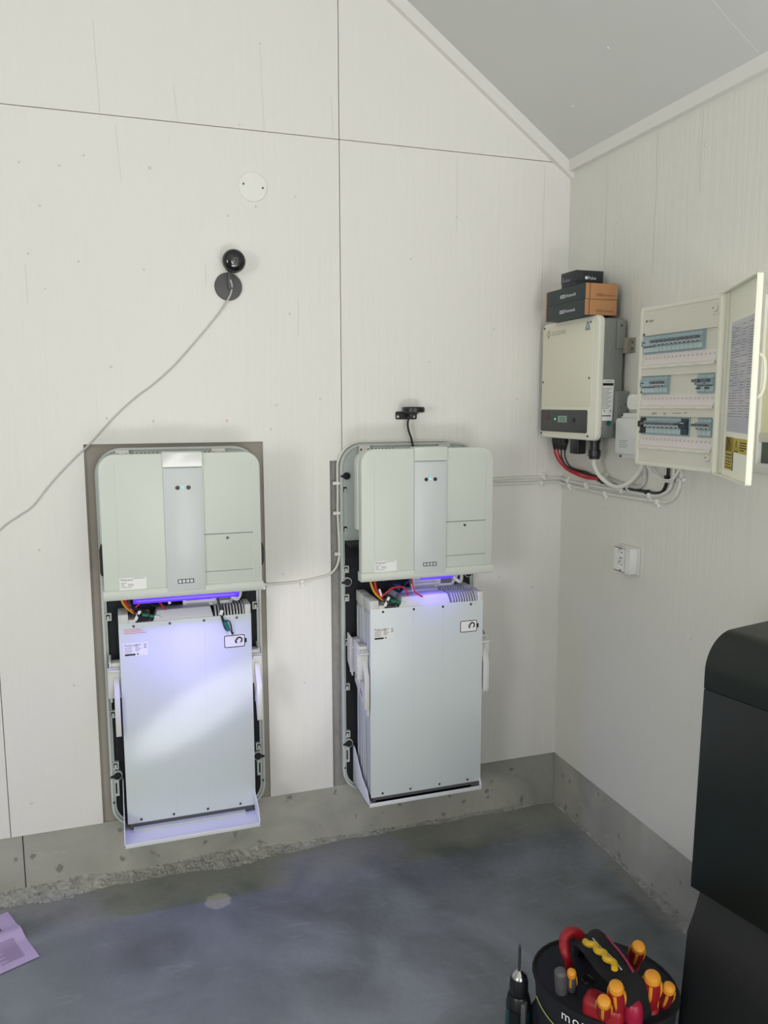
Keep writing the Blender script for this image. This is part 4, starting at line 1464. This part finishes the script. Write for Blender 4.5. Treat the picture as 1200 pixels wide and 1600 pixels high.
tri(.092, .150, 1.474, 1.5165, .0033)
tri(.172, .208, 1.486, 1.5145, .0026)
for k in range(4):
    m.box(.222 - .004 * (k == 2), .282 - .006 * (k % 2) - .012 * (k == 3), dd, q, 1.508 - k * .0058, 1.5105 - k * .0058, 1)
m.box(.092, .150, dd, q, 1.4645, 1.4700, 2)
for k in range(3):
    m.box(.093, .150 - .006 * (k % 2), dd, q, 1.4575 - k * .0072, 1.4600 - k * .0072, 1)
m.box(.159, .164, dd, q, 1.4385, 1.4835, 1)
m.box(.296, .301, dd, q, 1.4835, 1.503, 1)
for z in (1.5155, 1.5095):
    m.lathe((.299, dd, z), (0, 1, 0), [(0, .0022), (.0008, .0022)], 1, 8)
m.build('warning_sticker', [YSIGN, INK, mat('olive_band', (110, 104, 40), .5)], door, smooth=False)

# ------------------------------------------------------------------ double socket
O = thing('double_socket', 'white double wall socket below the inverter on the right wall', 'socket', (0, 0, 0), RW)
m = MB()
m.prism(rr(.396, 1.038, .502, 1.132, .006, 4), 'xz', 0, .008, 0)
m.build('back_frame', PLAST, O, bevel=.0025)
m = MB()
m.ring(rr(.402, 1.043, .490, 1.127, .005, 2), rr(.406, 1.047, .486, 1.123, .004, 2), 'xz', .006, .034, 0)
oc = [(.430 + .0195 * math.cos(2 * PI * k / 24 + PI / 24), 1.1055 + .0195 * math.sin(2 * PI * k / 24 + PI / 24)) for k in range(24)]
m.box(.404, .488, .006, .022, 1.045, 1.125, 0)
for cz in (1.1055, 1.0645):
    circ = [(.436 + .0175 * math.cos(2 * PI * k / 24), cz + .0175 * math.sin(2 * PI * k / 24)) for k in range(24)]
    sq = []
    for k in range(24):
        a = 2 * PI * k / 24
        r_ = 1 / max(abs(math.cos(a)), abs(math.sin(a)))
        sq.append((.436 + .0298 * r_ * math.cos(a), cz + .0202 * r_ * math.sin(a)))
    m.ring(sq, circ, 'xz', .020, .034, 0)
m.box(.464, .487, .02, .034, 1.046, 1.124, 0)
m.build('socket_face', WHITEP, O, ang=30)
for cz in (1.1055, 1.0645):
    for dx in (-.008, .008):
        MB().lathe((.436 + dx, .021, cz), (0, 1, 0), [(0, .0026), (.0014, .0026)], 0, 10).build('contact', GREYP, O)
    for dz in (-.0165, .0165):
        MB().box(.434, .438, .022, .0335, cz + dz - .0014, cz + dz + .0014, 0).build('contact', GREYP, O)

# ------------------------------------------------------------------ paper on the floor
P_ = thing('leaflet', 'creased lilac printed leaflet lying on the floor at the left', 'paper', (-1.952, -.20, 0), 0)
dvx = Vector((.116, -.258, 0)).normalized()      # long right edge
dwx = Vector((-dvx.y, dvx.x, 0))
dwx = Vector((-.855, -.38, 0)).normalized()


def pp(u, v, z):     # u along the right edge from its far corner, v to the left
    q = Vector((-2.010, -.072, 0)) + dvx * u + dwx * v
    return (q.x + 1.952, q.y + .20, z)


def pz_(u):
    return .0015 + .013 * math.exp(-((u - .125) / .03) ** 2) + .002 * math.sin(u * 30)


m = MB(False)
nu = 24
for i in range(nu):
    u0, u1 = i * .283 / nu, (i + 1) * .283 / nu
    m.add([pp(u0, 0, pz_(u0)), pp(u1, 0, pz_(u1)), pp(u1, .21, pz_(u1)), pp(u0, .21, pz_(u0))], [(0, 1, 2, 3)], 0)
    m.add([pp(u0, 0, pz_(u0) - .0004), pp(u1, 0, pz_(u1) - .0004), pp(u1, .21, pz_(u1) - .0004), pp(u0, .21, pz_(u0) - .0004)], [(3, 2, 1, 0)], 0)
m.build('sheet', PAPER, P_, ang=60)
m = MB(False)
for i in range(14):
    u0 = .150 + i * .0075
    for v0, v1 in ((.03, .075 + .02 * (i % 3)), (.11, .19)):
        m.add([pp(u0, v0, pz_(u0) + .0006), pp(u0 + .0035, v0, pz_(u0 + .0035) + .0006), pp(u0 + .0035, v1, pz_(u0 + .0035) + .0006), pp(u0, v1, pz_(u0) + .0006)], [(0, 1, 2, 3)], 0)
for i in range(6):
    u0, u1 = .035 + i * .0105, .035 + (i + 1) * .0105
    m.add([pp(u0, .045, pz_(u0) + .0006), pp(u1, .045, pz_(u1) + .0006), pp(u1, .2, pz_(u1) + .0006), pp(u0, .2, pz_(u0) + .0006)], [(0, 1, 2, 3)], 1)
m.build('print', [PAPERD, PAPERP], P_, smooth=False)

# ------------------------------------------------------------------ dark moulded cabinet at the right
Bn = thing('moulded_cabinet', 'tall dark green-black moulded plastic cabinet with rounded top at the right edge', 'cabinet', (-.415, -1.3, 0), 0)
bdir = Vector((.978, .21, 0))
adir = Vector((.21, -.978, 0))
BWD, BLN = .245, .60


def ext(profile, l0, l1, name, mt, bev=.0):
    mb = MB(False)
    n = len(profile)
    vs = [tuple(bdir * b_ + adir * l + Vector((0, 0, z))) for l in (l0, l1) for b_, z in profile]
    fs = [tuple(range(n)), tuple(range(n, 2 * n))] + [(i, (i + 1) % n, (i + 1) % n + n, i + n) for i in range(n)]
    mb.add(vs, fs)
    return mb.build(name, mt, Bn, bevel=bev, ang=28)


arc = [(.084 - .084 * math.sin(a) ** 1.0, 1.035 + .070 * (1 - 0) * math.cos(a)) for a in [PI / 2 * k / 12 for k in range(13)]]
arc = [(.084 * (1 - math.sin(PI / 2 * k / 14)), 1.022 + .083 * math.cos(PI / 2 * k / 14)) for k in range(15)]
top_prof = [(.0, .985)] + arc[::-1] + [(BWD, 1.105), (BWD, .985)]
ext(top_prof, 0, BLN, 'rounded_hood', BIN)
ext([(.0, .983), (-.009, .521), (BWD, .521), (BWD, .983)], 0, BLN, 'upper_body', BIN, .0008)
ext([(.003, .986), (.003, .982), (BWD, .982), (BWD, .986)], .001, BLN - .001, 'seam', BIN2)
ext([(-.009, .521), (.026, .497), (BWD, .497), (BWD, .521)], 0, BLN, 'undercut', BIN2)
ext([(.026, .497), (.011, .458), (-.012, .411), (-.016, .34), (-.022, .263), (-.028, .15), (-.034, .0), (BWD, .0), (BWD, .497)], 0, BLN, 'lower_body', BIN2)
m = MB(False)
c0 = bdir * .21 + adir * .05 + Vector((0, 0, 1.1052))
pts = [c0 + bdir * .03 * math.cos(a) + adir * .03 * math.sin(a) for a in [2 * PI * k / 24 for k in range(25)]]
m.tube(pts, .0012, 0, 6, 0)
m.build('embossed_ring', BIN2, Bn)

# ------------------------------------------------------------------ tool bag and tools
BC = Vector((-.595, -1.235, 0))
BR, BH = .160, .28
T = thing('tool_bag', 'round navy canvas tool bag full of tools on the floor', 'tool bag', BC)


def oval(mb):
    e2_ = Vector((.7071, .7071, 0))
    mb.v = [v - e2_ * (v.dot(e2_)) * .16 for v in mb.v]
    return mb


m = MB(False)
m.lathe((0, 0, 0), (0, 0, 1), [(0, .135), (.004, .145), (.06, .15), (.14, .152), (.22, .156), (.265, .160), (.28, .162), (.284, .159), (.28, .154), (.22, .148), (.1, .143), (.012, .138), (.010, .001)], 0, 56)
oval(m).build('bag_body', NAVY, T)
m = MB(False)
m.tube([(.162 * math.cos(a), .162 * math.sin(a), .281) for a in [2 * PI * k / 40 for k in range(41)]], .0045, 0, 6, 0)
oval(m).build('rim_binding', NAVYI, T)
m = MB(False)
m.tube([(.1625 * math.cos(a), .1625 * math.sin(a), .236 - .02 * math.sin((a - 3.0) * 2)) for a in [2.9 + 1.9 * k / 20 for k in range(21)]], .0013, 0, 6, 0)
oval(m).build('piping', LIME, T)
for a in (.2, 1.2, 2.2, 3.2, 4.2, 5.2):
    n_ = Vector((math.cos(a), math.sin(a), 0))
    t_ = Vector((-n_.y, n_.x, 0))
    oval(MB(False).obox(n_ * .152 + Vector((0, 0, .10)), t_, n_, (0, 0, 1), .045, .012, .07)).build('pocket', NAVY, T, bevel=.006)
m = MB(False)
a = 3.50
for ch in 'mons':
    n_ = Vector((math.cos(a), math.sin(a), 0))
    t_ = Vector((-n_.y, n_.x, 0))
    w = m.text(ch, n_ * .1650 + Vector((0, 0, .254)), t_, (0, 0, 1), .033)
    a += (w + .004) / .1645
oval(m).build('lettering', LBL, T, smooth=False)
# padded carrying strap arching over the opening
m = MB(False)
path = catmull([(-.592, -1.130, .27), (-.600, -1.165, .335), (-.62, -1.235, .372), (-.632, -1.30, .382), (-.625, -1.345, .375), (-.600, -1.365, .335), (-.575, -1.355, .27)], 6)
vs, fs = [], []
for i, q in enumerate(path):
    q = q - BC
    tt = (path[min(i + 1, len(path) - 1)] - path[max(i - 1, 0)]).normalized()
    sx = Vector((.93, .25, .25)).normalized()
    nn = sx.cross(tt).normalized()
    sx = tt.cross(nn)
    hw = .033 if 4 < i < len(path) - 6 else .022
    for (a_, b_) in ((-1, -.6), (-.7, -1), (.7, -1), (1, -.6), (1, .6), (.7, 1), (-.7, 1), (-1, .6)):
        vs.append(q + sx * hw * a_ + nn * .009 * b_)
n8 = 8
for i in range(len(path) - 1):
    for k in range(n8):
        fs.append((i * n8 + k, i * n8 + (k + 1) % n8, (i + 1) * n8 + (k + 1) % n8, (i + 1) * n8 + k))
fs += [tuple(range(8)), tuple(range((len(path) - 1) * 8, len(path) * 8))]
m.add(vs, fs)
st = m.build('padded_strap', NAVYI, T, ang=50)
m = MB(False)
zig = [Vector(q) - BC + Vector((.012, .004, .020)) for q in [(-.668, -1.248, .378), (-.668, -1.262, .382), (-.658, -1.275, .385), (-.666, -1.292, .386), (-.656, -1.306, .388), (-.664, -1.322, .388), (-.654, -1.336, .388), (-.662, -1.352, .385)]]
m.tube(zig, .0075, 0, 8)
m.build('yellow_wavy_trim', TYEL2, st)
m = MB(False)
m.tube([Vector(q) - BC + Vector((0, 0, .018)) for q in [(-.593, -1.235, .373), (-.60, -1.27, .379), (-.606, -1.32, .383), (-.612, -1.36, .38)]], .0026, 0, 6)
m.build('red_piping', MAGE, st)
m = MB(False)
m.tube([Vector(q) - BC + Vector((0, 0, .017)) for q in [(-.628, -1.232, .374), (-.632, -1.27, .379), (-.632, -1.31, .384), (-.634, -1.35, .384)]], .0016, 0, 6)
m.build('white_piping', LBLG, st)


def screwdriver(top, bot, label, L=.105, r=.0165, blade=.10, red=TRED):
    top, bot = Vector(top), Vector(bot)
    ax_ = (bot - top).normalized()
    S = thing('insulated_screwdriver', label, 'screwdriver', tuple(top))
    m = MB(False)
    m.lathe((0, 0, 0), ax_, [(0, .001), (.001, r * .55), (.004, r * .82), (.012, r * .95), (.018, r * .9)], 0, 16)
    m.build('end_cap', TYEL, S)
    m = MB(False)
    m.lathe(ax_ * .016, ax_, [(0, r * .92), (.02, r * 1.02), (.045, r * .98), (L - .035, r * .72), (L - .022, r * .7), (L - .018, r * 1.0), (L - .012, r * .95), (L - .008, r * .4)], 0, 16)
    h = m.build('handle', red, S)
    side = ax_.orthogonal().normalized()
    side2 = ax_.cross(side)
    m = MB(False)
    for q in (side, side2, -side, -side2):
        m.tube([ax_ * .018 + q * r * .86, ax_ * .04 + q * r * .96, ax_ * (L - .04) + q * r * .74], r * .22, 0, 6)
    m.build('grip_inlay', TYEL, h)
    m = MB(False)
    m.cyl(ax_ * (L), ax_ * (L + blade), r * .25, 0, 8)
    m.build('blade', red, S)
    return S


# (top of handle, point further down the handle)
screwdriver((-.585, -1.165, .345), (-.575, -1.150, .20), 'insulated screwdriver standing at the far rim of the tool bag', blade=.06)
screwdriver((-.541, -1.284, .39), (-.520, -1.235, .295), 'red and yellow screwdriver leaning out at the right of the tool bag, furthest back', blade=.10)
screwdriver((-.566, -1.366, .385), (-.545, -1.335, .25), 'thick red and yellow screwdriver upright at the right rim of the bag', r=.0195, blade=.05)
screwdriver((-.664, -1.374, .392), (-.632, -1.345, .28), 'long yellow backed screwdriver in the middle front of the bag', r=.0175, blade=.05)
screwdriver((-.690, -1.372, .362), (-.660, -1.330, .27), 'lowest yellow tipped screwdriver at the front of the bag, cut by the frame', r=.016, blade=.05)
screwdriver((-.530, -1.378, .358), (-.515, -1.335, .26), 'short red and yellow screwdriver beside the dark cabinet', r=.015, blade=.04, red=TRED2)
screwdriver((-.548, -1.352, .335), (-.54, -1.335, .22), 'small yellow topped screwdriver between the two right-hand ones', r=.010, blade=.04, red=TRED2)
screwdriver((-.700, -1.262, .350), (-.680, -1.235, .26), 'thin yellow topped screwdriver at the left of the bag beside the grey handle', r=.0115, L=.09, blade=.05, red=GREYP)

S = thing('marker_tool', 'dark grey round ended tool handle at the left inside the bag', 'tool', (-.718, -1.245, .345))
m = MB(False)
m.lathe((0, 0, 0), Vector((.14, .12, -1)), [(0, .003), (.002, .010), (.008, .0145), (.03, .0145), (.10, .013), (.18, .010)], 0, 16)
m.build('handle', GREYP, S)

S = thing('pliers', 'bright red handled pliers hooked over the far left rim of the bag', 'pliers', (-.64, -1.165, .34))
L0 = Vector((-.64, -1.165, .34))
m = MB(False)
m.tube([Vector(q) - L0 for q in [(-.603, -1.160, .325), (-.612, -1.158, .343), (-.626, -1.157, .355), (-.642, -1.157, .357), (-.656, -1.160, .350), (-.662, -1.168, .338)]], .0125, 0, 12)
m.build('handle', TRED, S)
m = MB(False)
m.tube([Vector(q) - L0 for q in [(-.664, -1.170, .343), (-.668, -1.182, .333), (-.666, -1.190, .318), (-.662, -1.192, .30), (-.658, -1.195, .24), (-.652, -1.198, .20)]], [.013, .012, .010, .010, .009, .007], 0, 12)
m.build('handle', TRED, S)
m = MB(False)
m.tube([Vector(q) - L0 for q in [(-.604, -1.162, .325), (-.60, -1.175, .30), (-.598, -1.19, .24), (-.60, -1.20, .18)]], [.009, .009, .007, .005], 0, 10)
m.build('jaw', SCREW, S)

S = thing('red_tool_case', 'red moulded case lying at the front inside the tool bag', 'case', (-.668, -1.318, .296))
m = MB(False)
a_ = Vector((.62, -.78, 0)).normalized()
b_ = Vector((.78, .62, 0))
m.obox((0.012, -.008, -.02), a_, b_, (0, 0, 1), .045, .026, .045)
m.build('case', TRED, S, bevel=.016, seg=4)

S = thing('feeler_comb', 'grey toothed comb blade sticking up behind the red case', 'blade', (-.672, -1.320, .30))
m = MB(False)
m.obox((0, 0, -.03), (.6, -.75, .2), (.75, .6, 0), (0, 0, 1), .018, .001, .03)
for k in range(5):
    m.obox(Vector((.6, -.75, .2)) * (-.016 + k * .008) + Vector((0, 0, .005)), (.6, -.75, .2), (.75, .6, 0), (.3, .3, .9), .0025, .001, .012)
m.build('blade', LBLG, S, smooth=False)

S = thing('magenta_handle_tool', 'magenta red rounded tool handle between the front screwdrivers', 'tool', (-.618, -1.372, .34))
m = MB(False)
m.lathe((0, 0, 0), Vector((.15, .12, -1)), [(0, .003), (.002, .013), (.009, .019), (.03, .021), (.08, .018), (.14, .014)], 0, 16)
m.build('handle', MAGE, S)

S = thing('coil_cable', 'black coiled cord bunched inside the tool bag', 'cord', (-.645, -1.23, .25))
m = MB(False)
pts = []
for k in range(120):
    q = k * .5
    pts.append((.011 * math.cos(q) + (k / 120 - .5) * .02, .011 * math.sin(q), (k / 120 - .5) * .09))
m.tube(pts, .0028, 0, 6, 0)
m.build('coil', BLACKP, S)

# cordless drill standing bit-up beside the bag
Dr = thing('cordless_drill', 'black and teal cordless drill standing bit up left of the tool bag', 'drill', (-.752, -1.118, 0), -PI / 4)
m = MB(False)
m.lathe((0, 0, 0), (0, 0, 1), [(0, .02), (.006, .028), (.06, .031), (.12, .031), (.165, .029), (.19, .026)], 0, 24)
body = m.build('motor_housing', TEAL, Dr)
m = MB(False)
m.lathe((0, 0, .165), (0, 0, 1), [(0, .0305), (.012, .0295), (.030, .026), (.034, .024)], 0, 24)
m.box(-.012, .012, -.036, -.02, .10, .17)
m.build('clutch_collar', BLACKP, Dr)
m = MB(False)
m.lathe((0, 0, .197), (0, 0, 1), [(0, .021), (.008, .0225), (.035, .022), (.045, .020)], 0, 24)
m.build('chuck_sleeve', BLACKP, Dr)
m = MB(False)
m.lathe((0, 0, .241), (0, 0, 1), [(0, .0195), (.006, .018), (.012, .012), (.018, .006)], 0, 20)
m.build('chuck_nose', CHROME, Dr)
m = MB(False)
m.lathe((0, 0, .255), (0, 0, 1), [(0, .0035), (.058, .0035), (.065, .0028), (.072, .001)], 0, 10)
m.build('drill_bit', SCREW, Dr)
m = MB(False)
m.prism([(-.028, .03), (-.028, .085), (-.10, .078), (-.14, .095), (-.17, .095), (-.17, .012), (-.14, .012), (-.10, .03)], 'dz', -.02, .02)
m.build('grip', BLACKP, Dr, bevel=.006)
m = MB(False)
m.box(-.032, .032, -.20, -.165, .002, .105)
m.build('battery_pack', TEAL, Dr, bevel=.005)
m = MB(False)
m.box(.014, .026, -.030, -.012, .13, .195)
m.build('side_clip', GREYP, Dr, bevel=.002)
